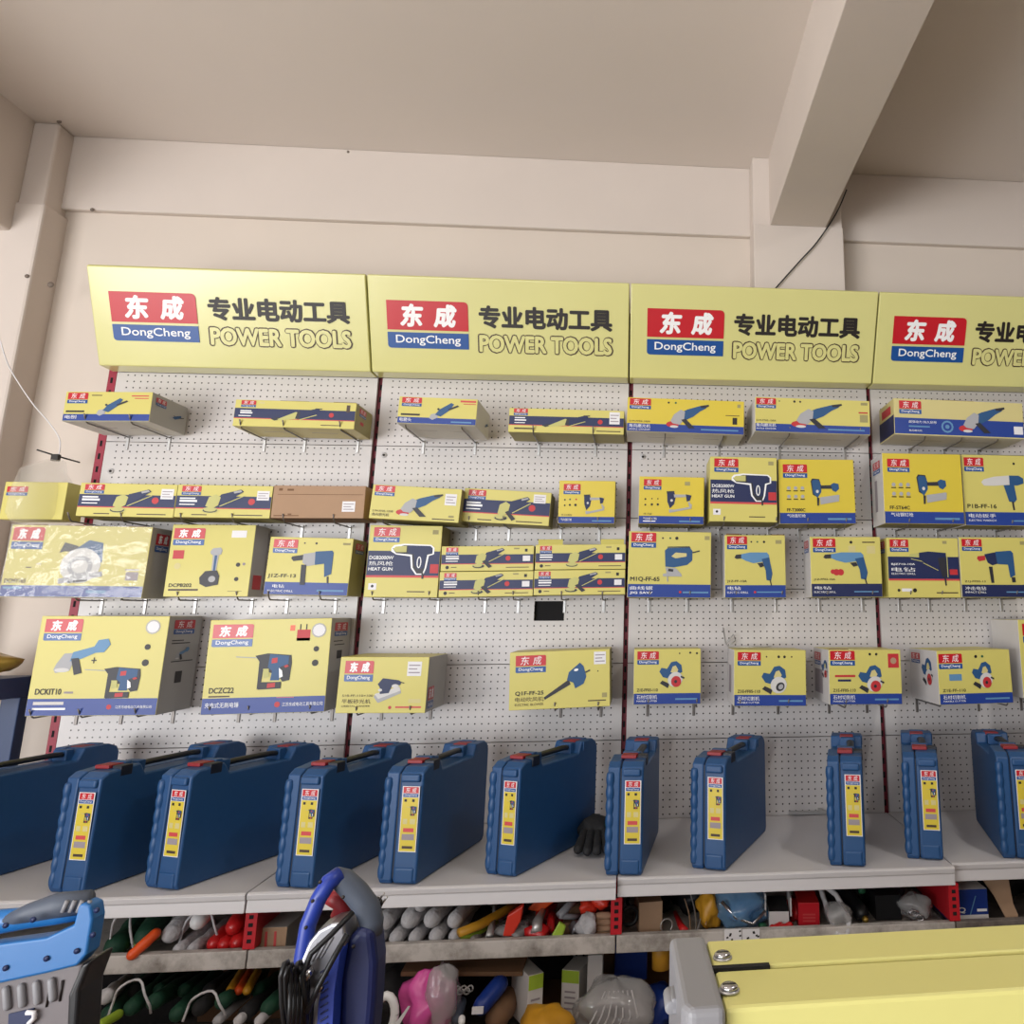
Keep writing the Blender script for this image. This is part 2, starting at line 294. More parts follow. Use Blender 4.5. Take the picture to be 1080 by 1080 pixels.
# ------------------------------------------------------------------ tool pictures (unit square)
def ell(cx, cy_, rx, ry, n=16, rot=0):
    out = []
    for i in range(n):
        w = 2*math.pi*i/n; a = rx*math.cos(w); b = ry*math.sin(w)
        out.append((cx+a*math.cos(rot)-b*math.sin(rot), cy_+a*math.sin(rot)+b*math.cos(rot)))
    return out
def ln(x0, y0, x1, y1, w):
    d = math.hypot(x1-x0, y1-y0); a = -(y1-y0)/d*w/2; b = (x1-x0)/d*w/2
    return [(x0+a, y0+b), (x1+a, y1+b), (x1-a, y1-b), (x0-a, y0-b)]
ICON = {
 'grinder': [('t_red', ell(.13, .17, .15, .12)), ('t_silver', ell(.17, .08, .1, .05)),
   ('t_blue', [(.33,.42),(.36,.68),(.48,.78),(.78,.94),(.9,.98),(.93,.86),(.78,.72),(.62,.5),(.45,.36)]),
   ('t_dark', [(.78,.94),(.98,1),(.99,.94),(.9,.86),(.8,.86)]), ('t_grey', [(.08,.3),(.16,.56),(.32,.76),(.42,.68),(.4,.36),(.3,.16),(.14,.2)]),
   ('t_dark', [(.33,.36),(.44,.4),(.66,.04),(.52,.02)])],
 'grinder_olive': [('t_pale', ell(.2, .14, .2, .12)), ('t_dark', ell(.2, .13, .17, .09)), ('t_pale', ell(.2, .16, .15, .08)),
   ('t_navy', [(.33,.5),(.42,.78),(.88,.99),(.95,.9),(.8,.74),(.55,.42)]), ('t_pale', [(.08,.3),(.14,.66),(.3,.78),(.42,.66),(.38,.34),(.24,.2)]),
   ('t_pale', ln(.42,.3,.98,.74,.03)), ('t_grey', ln(.72,.86,.9,.93,.08))],
 'grinder_handle': [('t_pale', ell(.2, .14, .2, .12)), ('t_dark', ell(.2, .13, .17, .09)), ('t_pale', ell(.18, .17, .13, .08)),
   ('t_navy', [(.33,.5),(.42,.78),(.88,.99),(.95,.9),(.8,.74),(.55,.42)]), ('t_pale', [(.1,.3),(.14,.64),(.3,.76),(.42,.66),(.38,.34),(.24,.2)]),
   ('t_dark', [(.3,.36),(.38,.42),(.6,.12),(.5,.04)]), ('t_pale', ln(.5,.34,.98,.74,.03)), ('t_grey', ln(.72,.86,.9,.93,.06))],
 'die_grinder': [('t_dark', ln(0,.12,.16,.24,.14)), ('t_pale', [(.1,.16),(.46,.66),(.56,.6),(.5,.2),(.14,.1)]),
   ('t_dark', [(.46,.22),(.5,.7),(.58,.66),(.58,.2)]), ('t_navy', [(.54,.26),(.56,.66),(.92,.94),(.96,.82),(.8,.5)]), ('t_dark', ln(.86,.9,1,.9,.06)), ('t_pale', ln(.56,.16,.9,.5,.04))],
 'slim_tool': [('t_grey', [(0,.1),(.06,.32),(.28,.4),(.3,.14),(.12,0)]), ('t_blue', [(.2,.3),(.34,.6),(.74,1),(.84,.92),(.72,.6),(.4,.2)]), ('t_dark', ln(.66,.6,1,.84,.09)), ('t_dark', ell(.3,.62,.04,.06))],
 'heat_gun': [('white_ink', [(.0,.88),(.06,.98),(.3,1.03),(.94,1.0),(1.02,.9),(1.02,.68),(.9,.62),(.86,.2),(.8,-.02),(.62,-.02),(.5,.2),(.46,.6),(.12,.66),(.0,.76)]),
   ('t_dark', [(.03,.86),(.3,.98),(.92,.96),(.98,.88),(.98,.7),(.86,.66),(.82,.2),(.78,.02),(.64,.02),(.54,.22),(.5,.66),(.12,.7)]),
   ('t_pale', [(.04,.84),(.1,.93),(.36,.96),(.36,.74),(.12,.74)]), ('t_navy', [(.4,.97),(.92,.96),(.97,.88),(.97,.72),(.86,.67),(.8,.2),(.66,.16),(.58,.3),(.54,.68),(.4,.7)]),
   ('white_ink', ell(.68,.4,.055,.2)), ('t_navy', ell(.68,.4,.03,.16)), ('t_dark', ln(.78,.04,.79,-.16,.04))],
 'stapler': [('t_dark', [(0,.98),(.3,1),(.3,.9),(.02,.86)]), ('t_navy', [(.02,.9),(.3,.94),(.36,.72),(.3,.4),(.14,.2),(.04,.5)]), ('t_grey', [(.28,.84),(.9,.84),(.92,.74),(.3,.7)]),
   ('t_navy', [(.74,.86),(.96,.8),(.9,.56),(.78,.52)]), ('t_grey', [(.1,.16),(.12,0),(.3,.04),(.96,.2),(.98,.4),(.92,.4),(.88,.28),(.3,.14)]), ('t_grey', ln(.86,.5,.94,.24,.07)), ('t_silver', ell(.2,.56,.05,.06))],
 'nailer': [('t_dark', [(0,.9),(.06,1),(.3,.98),(.34,.84),(.24,.3),(.06,.4)]), ('t_blue', [(.04,.9),(.12,.96),(.28,.94),(.36,.76),(.36,.5),(.22,.28),(.08,.46)]), ('t_dark', [(.34,.74),(.74,.76),(.74,.62),(.34,.62)]),
   ('t_blue', [(.7,.78),(.8,.84),(.96,.8),(.98,.62),(.86,.5),(.74,.56)]), ('t_grey', [(.3,.3),(.94,.4),(.98,.38),(.96,.16),(.32,.04)]), ('t_dark', [(.2,.3),(.28,.28),(.26,0),(.2,0)]), ('t_silver', ell(.22,.52,.05,.06))],
 'impact_wrench': [('t_silver', [(0,.78),(.06,.86),(.3,.94),(.64,.98),(.66,.72),(.3,.68),(.06,.68)]), ('t_blue', [(.64,.98),(.86,.98),(.96,.9),(.96,.76),(.82,.7),(.64,.7)]), ('t_blue', [(.5,.7),(.74,.72),(.78,.3),(.72,.22),(.6,.24)]), ('t_dark', ln(.68,.24,.7,0,.04))],
 'impact_driver': [('t_grey', [(.3,.9),(.4,.98),(.7,1),(.78,.92),(.74,.82),(.42,.8),(.32,.84)]), ('t_grey', [(.42,.84),(.66,.82),(.62,.36),(.44,.4)]), ('t_blue', [(.5,.8),(.6,.8),(.58,.4),(.5,.42)]), ('t_dark', [(0,.24),(.2,.4),(.66,.42),(.78,.28),(.76,.06),(.3,0),(.04,.08)]), ('t_grey', ell(.5,.2,.14,.08))],
 'drill': [('t_dark', [(0,.82),(.04,.92),(.2,.94),(.22,.8),(.06,.78)]), ('t_sky', [(.18,.94),(.42,1),(.86,1),(.92,.9),(.9,.72),(.5,.64),(.3,.72),(.18,.8)]), ('t_blue', [(.72,.78),(.92,.84),(1,.3),(.96,.06),(.84,.08),(.82,.4)]), ('t_dark', ln(.93,.1,.97,-.1,.03)), ('t_dark', [(.6,.64),(.74,.66),(.78,.54),(.68,.5)])],
 'drill_dark': [('t_pale', [(0,.84),(.02,.92),(.26,.95),(.26,.82)]), ('t_pale', ln(.05,.78,.36,.7,.02)), ('t_navy', [(.26,.96),(.5,1),(.96,.96),(.96,.76),(.6,.66),(.34,.7),(.26,.8)]), ('t_dark', [(.74,.8),(.94,.84),(.96,.3),(.84,.24),(.78,.5)]), ('t_pale', ln(.98,.86,.98,.24,.02)), ('t_pale', ln(.36,.66,.74,.44,.02)), ('t_dark', ln(.9,.26,.92,0,.04))],
 'hammer_drill': [('t_dark', [(0,.74),(.02,.8),(.3,.86),(.3,.7),(.06,.66)]), ('t_grey', [(.28,.88),(.56,.94),(.58,.56),(.4,.52),(.28,.62)]), ('t_blue', [(.56,.96),(.96,1),(1,.94),(1,.3),(.84,.2),(.8,.6),(.58,.56)]), ('t_dark', [(.26,.56),(.38,.56),(.4,-.04),(.28,-.04)]), ('t_dark', ln(.92,.22,.94,.02,.04))],
 'hammer_drill_teal': [('t_red', [(0,.74),(.02,.82),(.22,.84),(.22,.7),(.06,.66)]), ('t_navy', [(.2,.88),(.56,.96),(.58,.6),(.4,.54),(.28,.62)]), ('t_blue', [(.5,.96),(.92,1),(.98,.92),(1,.24),(.86,.16),(.82,.56),(.54,.58)]), ('t_dark', [(.3,.5),(.4,.5),(.42,0),(.34,0)]), ('t_dark', ln(.94,.18,.95,.02,.1))],
 'jigsaw': [('t_blue', [(.04,.9),(.12,.98),(.72,1),(.8,.9),(.8,.6),(.66,.46),(.3,.38),(.06,.4)]), ('t_dark', [(.1,.99),(.12,1.02),(.72,1.04),(.76,.96),(.72,1)]), ('box_pale', [(.22,.72),(.34,.84),(.64,.82),(.64,.72),(.34,.66)]), ('t_dark', ln(.8,.84,1,.9,.04)), ('t_grey', [(.06,.38),(.34,.36),(.5,.18),(.52,.1),(0,.1),(.0,.18),(.1,.2)]), ('t_dark', ln(.14,.3,.28,.28,.08)), ('t_grey', ln(.12,.12,.13,-.06,.03))],
 'blower': [('t_dark', [(0,.06),(.03,0),(.58,.4),(.54,.54)]), ('t_blue', [(.5,.52),(.54,.74),(.78,1),(.86,.9),(.92,.6),(.86,.4),(.68,.28),(.64,.44)]), ('white_ink', ell(.7,.8,.05,.035,12,.4)), ('t_dark', ln(.9,.72,1,.78,.04))],
 'sander': [('t_grey', [(0,.24),(.04,.34),(.86,.62),(.92,.4),(.16,0)]), ('t_silver', [(.02,.36),(.84,.66),(.9,.5),(.16,.16)]), ('t_navy', [(.1,.76),(.26,1),(.8,.92),(.9,.84),(.86,.72),(.6,.72),(.5,.4),(.2,.36),(.18,.62)]), ('t_silver', ell(.7,.68,.12,.08)), ('t_silver', ell(.2,.52,.07,.06)), ('t_dark', ln(.88,.84,1,.8,.03))],
 'cutter': [('t_dark', [(.02,.2),(.12,.3),(.4,.18),(.34,.02)]), ('t_blue', [(0,.62),(.08,.76),(.3,.72),(.46,.96),(.66,1),(.86,.86),(.9,.6),(.7,.5),(.4,.36),(.14,.42)]), ('box_pale', [(.44,.6),(.52,.8),(.64,.84),(.74,.68),(.66,.54)]),
   ('t_silver', ell(.62,.34,.3,.26,16,.5)), ('t_red', ell(.66,.26,.2,.2)), ('t_dark', ell(.64,.26,.06,.06)), ('t_dark', ln(.84,.44,.98,.38,.06))],
 'cutter_grey': [('t_dark', [(.02,.2),(.12,.3),(.4,.18),(.34,.02)]), ('t_blue', [(0,.62),(.08,.76),(.3,.72),(.46,.96),(.66,1),(.86,.86),(.9,.6),(.7,.5),(.4,.36),(.14,.42)]), ('box_pale', [(.44,.6),(.52,.8),(.64,.84),(.74,.68),(.66,.54)]),
   ('t_silver', ell(.62,.34,.3,.28,16,.5)), ('t_dark', ell(.68,.28,.17,.14,16,.7)), ('t_grey', ell(.7,.28,.1,.08,16,.7))],
 'circular_saw': [('t_dark', [(.02,.7),(.1,.94),(.4,.86),(.36,.7),(.14,.74)]), ('t_blue', [(.36,.8),(.6,1),(.9,.94),(.94,.5),(.6,.4)]), ('t_silver', ell(.5,.42,.42,.4)), ('t_grey', ell(.5,.4,.26,.24)), ('t_silver', ell(.5,.4,.17,.15)), ('t_grey', ln(.1,.06,.98,.24,.12)), ('t_dark', ln(.3,.04,.7,.1,.05))],
 'hammer': [('t_grey', ln(0,.9,.4,.86,.025)), ('t_dark', [(.34,.92),(.56,.98),(.98,.92),(1,.7),(.98,.24),(.86,.2),(.76,.4),(.5,.5),(.48,.1),(.42,.0),(.42,.76)]), ('t_blue', [(.6,.96),(.94,.9),(.94,.68),(.8,.6),(.8,.24),(.64,.24),(.66,.5),(.58,.6)]), ('t_red', [(.64,.84),(.74,.86),(.74,.72),(.64,.7)]),
   ('t_pale', [(.5,.56),(.6,.56),(.62,.34),(.52,.3)]), ('white_ink', [(.78,.58),(.84,.5),(.86,.34),(.8,.3)]), ('t_dark', [(.44,.2),(.84,.2),(.84,.02),(.44,.0)]), ('t_red', [(.6,.16),(.74,.18),(.74,.06),(.6,.04)]), ('t_orange' if 0 else 't_red', ln(.88,.6,.94,.64,.06))],
 'long_grinder': [('t_red', ell(.16,.18,.14,.08)), ('t_silver', ell(.2,.1,.1,.05)), ('t_grey', [(.04,.3),(.24,.62),(.36,.6),(.34,.24),(.2,.2)]), ('t_sky', [(.28,.3),(.34,.66),(.62,.84),(.96,1),(.98,.86),(.78,.66),(.5,.3)]), ('t_dark', ln(.6,.82,.98,.92,.06))],
 'battery_grinder': [('t_grey', [(.0,.14),(.04,.3),(.16,.58),(.34,.6),(.34,.3),(.3,.1),(.04,.04)]), ('t_silver', ell(.16,.12,.14,.06)), ('t_sky', [(.28,.36),(.32,.62),(.7,.78),(.76,.96),(.94,1),(1,.84),(.9,.62),(.74,.6),(.5,.44)]), ('t_dark', [(.3,.44),(.44,.46),(.54,.04),(.4,-.02)])],
}
def icon(mb, name, x0, x1, z0, z1, y):
    for k, (c, P) in enumerate(ICON[name]):
        mb.poly([(x0+a*(x1-x0), y-.00025*k, z0+b*(z1-z0)) for a, b in P], c)

# ------------------------------------------------------------------ cartons on the pegboard
def carton(name, label, x, z, w, h, Y, d, spec, roll=0, yaw=0, group='boxed power tools on the pegboard', cat='box'):
    """x,z = lower left front corner; Y = front plane; d = depth towards the board"""
    t = thing(name, (x+w/2, Y, z), label, cat, group, (0, roll, yaw))
    b = MB(); f = dict(front=spec.get('front', 'box_yellow'), right=spec.get('right', 'box_grey'), left=spec.get('left', 'box_grey'),
                       top=spec.get('top', spec.get('front', 'box_yellow')), bottom=spec.get('bottom', 'box_white'), back='box_white')
    b.box((-w/2, 0, 0), (w/2, d, h), 'box_yellow', faces=f)
    b.build('carton', t, .0018, 2)
    def U(u): return -w/2+u*w
    p = MB(); y = -.0006
    p.poly([(-w/2+.0015, -.0003, .0015), (w/2-.0015, -.0003, .0015), (w/2-.0015, -.0003, h-.0015), (-w/2+.0015, -.0003, h-.0015)], spec.get('front', 'box_yellow'))
    for v0, v1, m in spec.get('bands', []): p.poly([(U(0)+.0015, y, v0*h+.0015*(v0 == 0)), (U(1)-.0015, y, v0*h+.0015*(v0 == 0)), (U(1)-.0015, y, v1*h), (U(0)+.0015, y, v1*h)], m)
    for u0, v0, u1, v1, m in spec.get('marks', []): p.poly([(U(u0), y-.0003, v0*h), (U(u1), y-.0003, v0*h), (U(u1), y-.0003, v1*h), (U(u0), y-.0003, v1*h)], m)
    for k_, (u, v, r, m) in enumerate(spec.get('dots', [])): p.poly([(U(u)+a, y-.0005-.0001*k_, v*h+c) for a, c in ell(0, 0, r*h, r*h, 12)], m)
    if 'icon' in spec:
        n, u0, v0, u1, v1 = spec['icon']; icon(p, n, U(u0), U(u1), v0*h, v1*h, y-.0009)
    if 'icon2' in spec:
        n, u0, v0, u1, v1 = spec['icon2']; icon(p, n, U(u0), U(u1), v0*h, v1*h, y-.0009)
    for s, u0, v0, u1, v1, m, off in spec.get('texts', []): text(p, s, U(u0), U(u1), v0*h, v1*h, y-.0010, m, off)
    fp = p.build('front_print', t)
    u0, v0, u1, v1 = spec['logo'] if 'logo' in spec else (0, 0, 0, 0)
    if 'logo' in spec:
        l = MB(); logo(l, U(u0), U(u1), v0*h, v1*h, y-.0007); l.build('logo_panel', fp)
    # side prints
    sd = spec.get('side')
    if sd:
        s = MB()
        sg = 1 if sd == 'right' else -1
        def T(q):   # front-plane coords -> side face, reading left to right
            return Vector((sg*(w/2+.0007-q.y), (q.x if sg > 0 else d-q.x), q.z))
        if spec.get('sideband'):
            v0, v1, m = spec['sideband']; s.poly([T(Vector(c)) for c in ((.002, 0, v0*h), (d-.002, 0, v0*h), (d-.002, 0, v1*h), (.002, 0, v1*h))], m)
        if spec.get('sidelogo', 1):
            a0, a1, b0, b1 = spec.get('slr', (.15, .6, .72, .94))
            logo(s, d*a0, d*a1, h*b0, h*b1, -.0006, T=T)
        if spec.get('sideicon'):
            k = MB(); n, a0, b0, a1, b1 = spec['sideicon']; icon(k, n, d*a0, d*a1, h*b0, h*b1, -.0006)
            for fc, mi in zip(k.f, k.m): s.poly([T(k.v[i]) for i in fc], k.names[mi])
        for a0, b0, a1, b1, m in spec.get('sidemarks', []): s.poly([T(Vector((d*p_, -.0003, h*q_))) for p_, q_ in ((a0, b0), (a1, b0), (a1, b1), (a0, b1))], m)
        s.build('side_print', t)
    if spec.get('seam', 1):
        s = MB(); s.box((-w*.32, d*.45, -.0006), (w*-.08, d*.45+.003, -.0001), 'smudge'); s.box((w*.08, d*.45, -.0006), (w*.3, d*.45+.003, -.0001), 'smudge'); s.build('bottom_slot', t)
    if spec.get('wrap'):
        s = MB(); n = 10
        g = [[(U(i/n), -.004-.002*math.sin(i*2.1+j*1.3), h*j/6+(.002 if j == 6 else 0)) for i in range(n+1)] for j in range(7)]
        s.add([p_ for r_ in g for p_ in r_], [[j*(n+1)+i, j*(n+1)+i+1, (j+1)*(n+1)+i+1, (j+1)*(n+1)+i] for j in range(6) for i in range(n)], 'film', True)
        s.build('clear_wrap', t)
    for k, (u0, u1, hh, tilt) in enumerate(spec.get('flaps', [])):
        s = MB(); s.box((U(u0), 0, 0), (U(u1), .003, hh), 'kraft_dark' if tilt > 0 else spec.get('front', 'box_yellow')); o = s.build('flap', t, loc=(0, .002, h-.002)); o.rotation_euler = (-tilt, 0, 0)
    for u0, v0, u1, v1 in spec.get('stickers', []):
        s = MB(); s.box((U(u0), -.0012, v0*h), (U(u1), -.0008, v1*h), 'sticker')
        for k in range(3): s.poly([(U(u0+(u1-u0)*.1), -.0014, (v0+(v1-v0)*(.2+.25*k))*h), (U(u0+(u1-u0)*(.9-.2*(k % 2))), -.0014, (v0+(v1-v0)*(.2+.25*k))*h), (U(u0+(u1-u0)*(.9-.2*(k % 2))), -.0014, (v0+(v1-v0)*(.28+.25*k))*h), (U(u0+(u1-u0)*.1), -.0014, (v0+(v1-v0)*(.28+.25*k))*h)], 'smudge')
        s.build('white_sticker', t)
    return t

W_, K_, B_ = 'white_ink', 'ink', 'ink_brown'
BOT = lambda v=.2, c='box_blue': [(0, v, c)]
BAND = lambda a, b: [(a, b, 'box_navy'), (a-.03, a, 'line_red')]
FOOT = lambda v0, v1: [(.6, v0, .93, v1, 't_sky')]
def footer(v0, v1, m='t_sky'): return (.63, v0, .95, v1, m)

ROWZ = dict(A=1.409, B=1.069, C=.795, D=.412)
G = {r: 'boxed power tools on the %s row of hooks' % n for r, n in (('A', 'top'), ('B', 'second'), ('C', 'third'), ('D', 'bottom'))}
def nm(p): return p
# --- row A
carton('product_box', 'yellow and blue box with slim blue tool and grey end, far left of top row', -1.989, ROWZ['A']+.002, .29, .108, -.255, .235,
  dict(bands=BOT(.24), logo=(.03, .6, .26, .96), icon=('slim_tool', .38, .18, .72, .78), marks=[(.03, .3, .24, .36, K_), (.76, .84, .96, .88, 'line_red'), (.8, .76, .96, .79, 'line_red'), (.3, .86, .42, .89, 'ink_brown')], texts=[('电刨', .03, .08, .16, .2, W_, .02)],
       right='box_grey', side='right', slr=(.1, .38, .62, .88), sideicon=('slim_tool', .5, .35, .9, .6)), roll=-.016, group=G['A'])
carton('product_box', 'long navy-striped die grinder box under the leftmost sign, above the kraft carton', -1.441, ROWZ['A']+.002, .429, .1, -.205, .185,
  dict(bands=BAND(.32, .68), logo=(.05, .72, .17, .97), icon=('die_grinder', .32, .2, .72, .78), marks=[(.05, .56, .14, .6, W_), (.05, .48, .15, .53, W_), (.04, .38, .14, .41, W_), (.2, .86, .24, .93, 'box_pale'), (.72, .1, .88, .13, B_), (.92, .62, .95, .9, B_)], dots=[(.8, .5, .09, 't_red')],
       right='box_olive', side='right', slr=(.2, .6, .6, .9), sidemarks=[(.3, .3, .5, .42, 't_red')], bottom='box_pale', flaps=[(.36, .6, .004, .5), (.8, .99, .006, .7)]), roll=.012, group=G['A'])
carton('product_box', 'short yellow and blue box with white underside, under the left half of the second sign', -.836, ROWZ['A']+.004, .28, .1, -.29, .25,
  dict(bands=BOT(.24), logo=(.04, .64, .29, .97), icon=('slim_tool', .4, .16, .76, .82), marks=[(.04, .3, .28, .37, K_), (.78, .86, .98, .93, 'line_red'), (.82, .78, .98, .81, 'line_red'), (.68, .08, .94, .13, 't_sky')], texts=[('电磨头', .03, .07, .18, .21, W_, .02)],
       right='box_white', left='box_white', side='right', slr=(.3, .6, .6, .8), sidelogo=0, sideicon=('slim_tool', .6, .3, .9, .55)), roll=.02, group=G['A'])
carton('product_box', 'thin navy-striped die grinder box under the right half of the second sign', -.456, ROWZ['A']+.001, .435, .094, -.19, .17,
  dict(bands=BAND(.32, .68), logo=(.04, .7, .16, .98), icon=('die_grinder', .3, .2, .7, .8), marks=[(.05, .58, .14, .62, W_), (.05, .48, .15, .53, W_), (.05, .38, .14, .41, W_), (.05, .13, .22, .19, B_), (.76, .1, .97, .14, B_), (.1, .7, .7, .71, 'box_pale')], dots=[(.79, .5, .1, 't_red')], stickers=[(.87, .42, .96, .93)],
       right='box_olive', left='box_yellow', bottom='box_olive', seam=0), roll=.008, group=G['A'])
carton('product_box', 'wide box with grey angle grinder, under the left half of the third sign, top row', -.011, ROWZ['A']+.003, .45, .134, -.22, .2,
  dict(bands=BOT(.24), front='box_bright', logo=(.02, .66, .2, .97), icon=('grinder', .34, .12, .7, .86), texts=[('角向磨光机', .02, .12, .2, .22, W_, .03), ('ANGLE GRINDER', .02, .05, .2, .09, W_, .01), ('S1M-FF04-100A', .02, .28, .2, .33, K_, .02)],
       marks=[(.9, .3, .94, .5, K_), (.84, .55, .96, .57, B_), (.94, .8, .97, .9, 'box_olive'), footer(.1, .14)], dots=[(.35, .88, .03, K_), (.41, .88, .03, 't_green')]), roll=.018, group=G['A'])
carton('product_box', 'wide box with blue angle grinder, under the right half of the third sign, top row', .477, ROWZ['A']+.004, .45, .136, -.255, .235,
  dict(bands=BOT(.24), logo=(.01, .68, .18, .97), icon=('grinder', .32, .12, .76, .88), texts=[('角向磨光机', .01, .14, .18, .24, W_, .03), ('ANGLE GRINDER', .01, .07, .18, .11, W_, .01), ('S1M-FF05-150A', .01, .3, .18, .35, K_, .02)],
       marks=[(.9, .62, .98, .66, 't_red'), (.91, .36, .98, .58, 'box_olive'), (.92, .86, .98, .94, 'box_olive'), footer(.1, .14)], dots=[(.34, .9, .035, K_), (.39, .9, .03, B_), (.21, .9, .02, 't_green')], left='box_white', right='box_white'), roll=.016, group=G['A'])
carton('product_box', 'largest top-row box, pale yellow over wide blue stripe, cut by right frame edge', 1.034, ROWZ['A']+.008, .53, .147, -.22, .2,
  dict(front='box_pale', bands=[(.03, .47, 'box_blue')], logo=(.04, .58, .21, .94), icon=('grinder', .5, .1, .86, .86), texts=[('超强动力 持久耐用', .11, .33, .32, .4, W_, .02), ('角向磨光机', .11, .1, .21, .15, W_, .02)],
       marks=[(.11, .22, .27, .26, 't_sky'), (.92, .12, .99, .34, 'sticker')], dots=[(.405, .26, .17, 't_sky'), (.405, .26, .12, 'box_blue'), (.405, .26, .06, 't_sky')],
       left='box_pale', side='left', sideband=(.03, .55, 'box_navy'), sidelogo=0, sidemarks=[(.2, .62, .8, .85, 't_red')], bottom='box_white', flaps=[(.36, .62, .005, .6)]), roll=.02, group=G['A'])
# --- row B
gb = dict(bands=BAND(.3, .66), logo=(.05, .68, .25, .96), marks=[(.04, .56, .2, .6, W_), (.04, .47, .22, .53, W_), (.04, .38, .2, .41, W_), (.18, .07, .34, .1, B_), (.62, .07, .92, .1, B_)], dots=[(.79, .5, .1, 't_red')], right='box_olive', bottom='box_olive', seam=0)
def var(base, **k): q = dict(base); q.update(k); return q
carton('product_box', 'navy-striped box with olive grinder, first of second row, beside the film-wrapped box', -1.94, ROWZ['B']+.012, .327, .119, -.18, .16, var(gb, icon=('grinder_olive', .33, .1, .76, .84), stickers=[(.84, .55, .97, .86)]), roll=.012, group=G['B'])
carton('product_box', 'navy-striped box with olive grinder, touching the left side of the kraft carton', -1.612, ROWZ['B']+.011, .328, .118, -.18, .16, var(gb, icon=('grinder_olive', .28, .12, .72, .88), stickers=[(.84, .55, .97, .84)]), roll=.008, group=G['B'])
carton('kraft_carton', 'plain brown cardboard carton with a white sticker, second row of the first shelving bay', -1.281, ROWZ['B']+.012, .323, .119, -.18, .16,
  dict(front='kraft', right='kraft', left='kraft', top='kraft', bottom='kraft_dark', stickers=[(.76, .2, .9, .52)], marks=[(.05, .72, .98, .735, 'kraft_dark'), (.06, .84, .1, .92, 'kraft_dark'), (.15, .84, .22, .9, 'kraft_dark'), (.03, .06, .3, .09, 'kraft_dark'), (.18, .1, .22, .14, 'kraft_dark')], seam=0), roll=-.004, group=G['B'])  # underside is a darker kraft in place of shade
carton('product_box', 'pale yellow box without stripe showing a grey angle grinder with red guard, second row', -.933, ROWZ['B']+.004, .319, .124, -.2, .18,
  dict(front='box_yellow', logo=(.03, .68, .25, .98), icon=('grinder', .3, .1, .8, .82), stickers=[(.82, .5, .95, .84)], texts=[('S1M-FF05-100B', .03, .2, .26, .26, B_, .02), ('角向磨光机', .03, .08, .22, .17, B_, .03)], marks=[(.7, .06, .95, .09, B_), (.88, .14, .94, .2, 'box_olive')], left='box_yellow', right='box_olive', bottom='box_olive', seam=0), roll=.048, group=G['B'])
carton('product_box', 'navy-striped box with side-handle grinder, between unstriped grinder box and small stapler box', -.616, ROWZ['B'], .322, .126, -.15, .13, var(gb, bands=BAND(.3, .68), icon=('grinder_handle', .36, .06, .78, .84), stickers=[(.8, .66, .94, .92)]), roll=.048, group=G['B'])
carton('product_box', 'small squarish bright yellow air stapler box above the slim stacked grinder boxes', -.261, ROWZ['B']+.002, .212, .164, -.15, .13,
  dict(front='box_bright', bands=BOT(.16), logo=(.08, .68, .38, .92), icon=('stapler', .44, .22, .82, .68), texts=[('气动直钉枪', .05, .06, .24, .12, W_, .02), ('FF-N1850', .06, .18, .24, .22, K_, .02)], marks=[(.6, .05, .94, .08, 't_sky')], dots=[(.11, .55, .02, K_), (.2, .56, .02, 't_green'), (.31, .56, .02, 't_red'), (.11, .42, .02, K_), (.2, .43, .025, K_), (.3, .43, .03, K_)], right='box_olive', bottom='box_olive'), group=G['B'])
carton('product_box', 'low bright yellow box with blue air stapler above the jigsaw box', .04, ROWZ['B']+.002, .25, .183, -.15, .13,
  dict(front='box_bright', bands=BOT(.17), logo=(.07, .72, .34, .94), icon=('stapler', .42, .24, .82, .7), texts=[('气动直钉枪', .07, .09, .28, .14, W_, .02), ('FF-T30', .08, .19, .2, .23, K_, .02)], marks=[(.62, .05, .94, .08, 't_sky'), (.07, .05, .26, .07, W_), (.7, .82, .78, .9, 'box_olive')], dots=[(.1, .52, .02, K_), (.2, .53, .015, K_), (.29, .53, .015, K_), (.1, .4, .02, K_), (.2, .41, .025, K_), (.29, .41, .025, K_)], right='box_olive', left='box_white', bottom='box_olive'), roll=.008, group=G['B'])
hg = dict(bands=BAND(.3, .64), logo=(.06, .76, .42, .97), icon=('heat_gun', .32, .32, .9, .73), texts=[('DGB2000W', .03, .52, .36, .57, W_, .02), ('热风枪', .03, .435, .36, .495, W_, .04), ('HEAT GUN', .03, .365, .36, .41, W_, .03)],
          marks=[(.87, .335, .985, .46, 't_red'), (.05, .1, .16, .19, 'sticker'), (.58, .07, .82, .085, B_), (.87, .88, .95, .94, 'box_olive')], dots=[(.105, .15, .02, K_)], right='box_olive', left='box_yellow', bottom='box_olive', seam=0)
carton('product_box', 'tall yellow and navy heat gun box hung in the second row, third bay', .308, ROWZ['B']+.008, .258, .249, -.2, .18, var(hg), roll=.01, group=G['B'])
nl = dict(front='box_bright', bands=BOT(.17, 'box_blue'), icon=('nailer', .42, .28, .8, .7), marks=[(.63, .06, .94, .09, 't_sky')], texts=[],
          dots=[(.13+.09*i, .55-.13*j, .028, 't_grey') for i in range(3) for j in range(2)], bottom='box_olive', right='box_olive')
q9 = var(nl, logo=(.06, .71, .38, .92)); q9['marks'] = nl['marks']+[(.1+.09*i, .5-.13*j, .16+.09*i, .515-.13*j, K_) for i in range(3) for j in range(2)]; q9['texts'] = [('FF-T3000C', .1, .19, .34, .24, K_, .03), ('气动直钉枪', .1, .1, .34, .15, W_, .03)]
carton('product_box', 'bright yellow nail gun box with six icons, directly right of the upper heat gun box', .578, ROWZ['B']+.004, .299, .252, -.18, .16, q9, roll=-.008, group=G['B'])
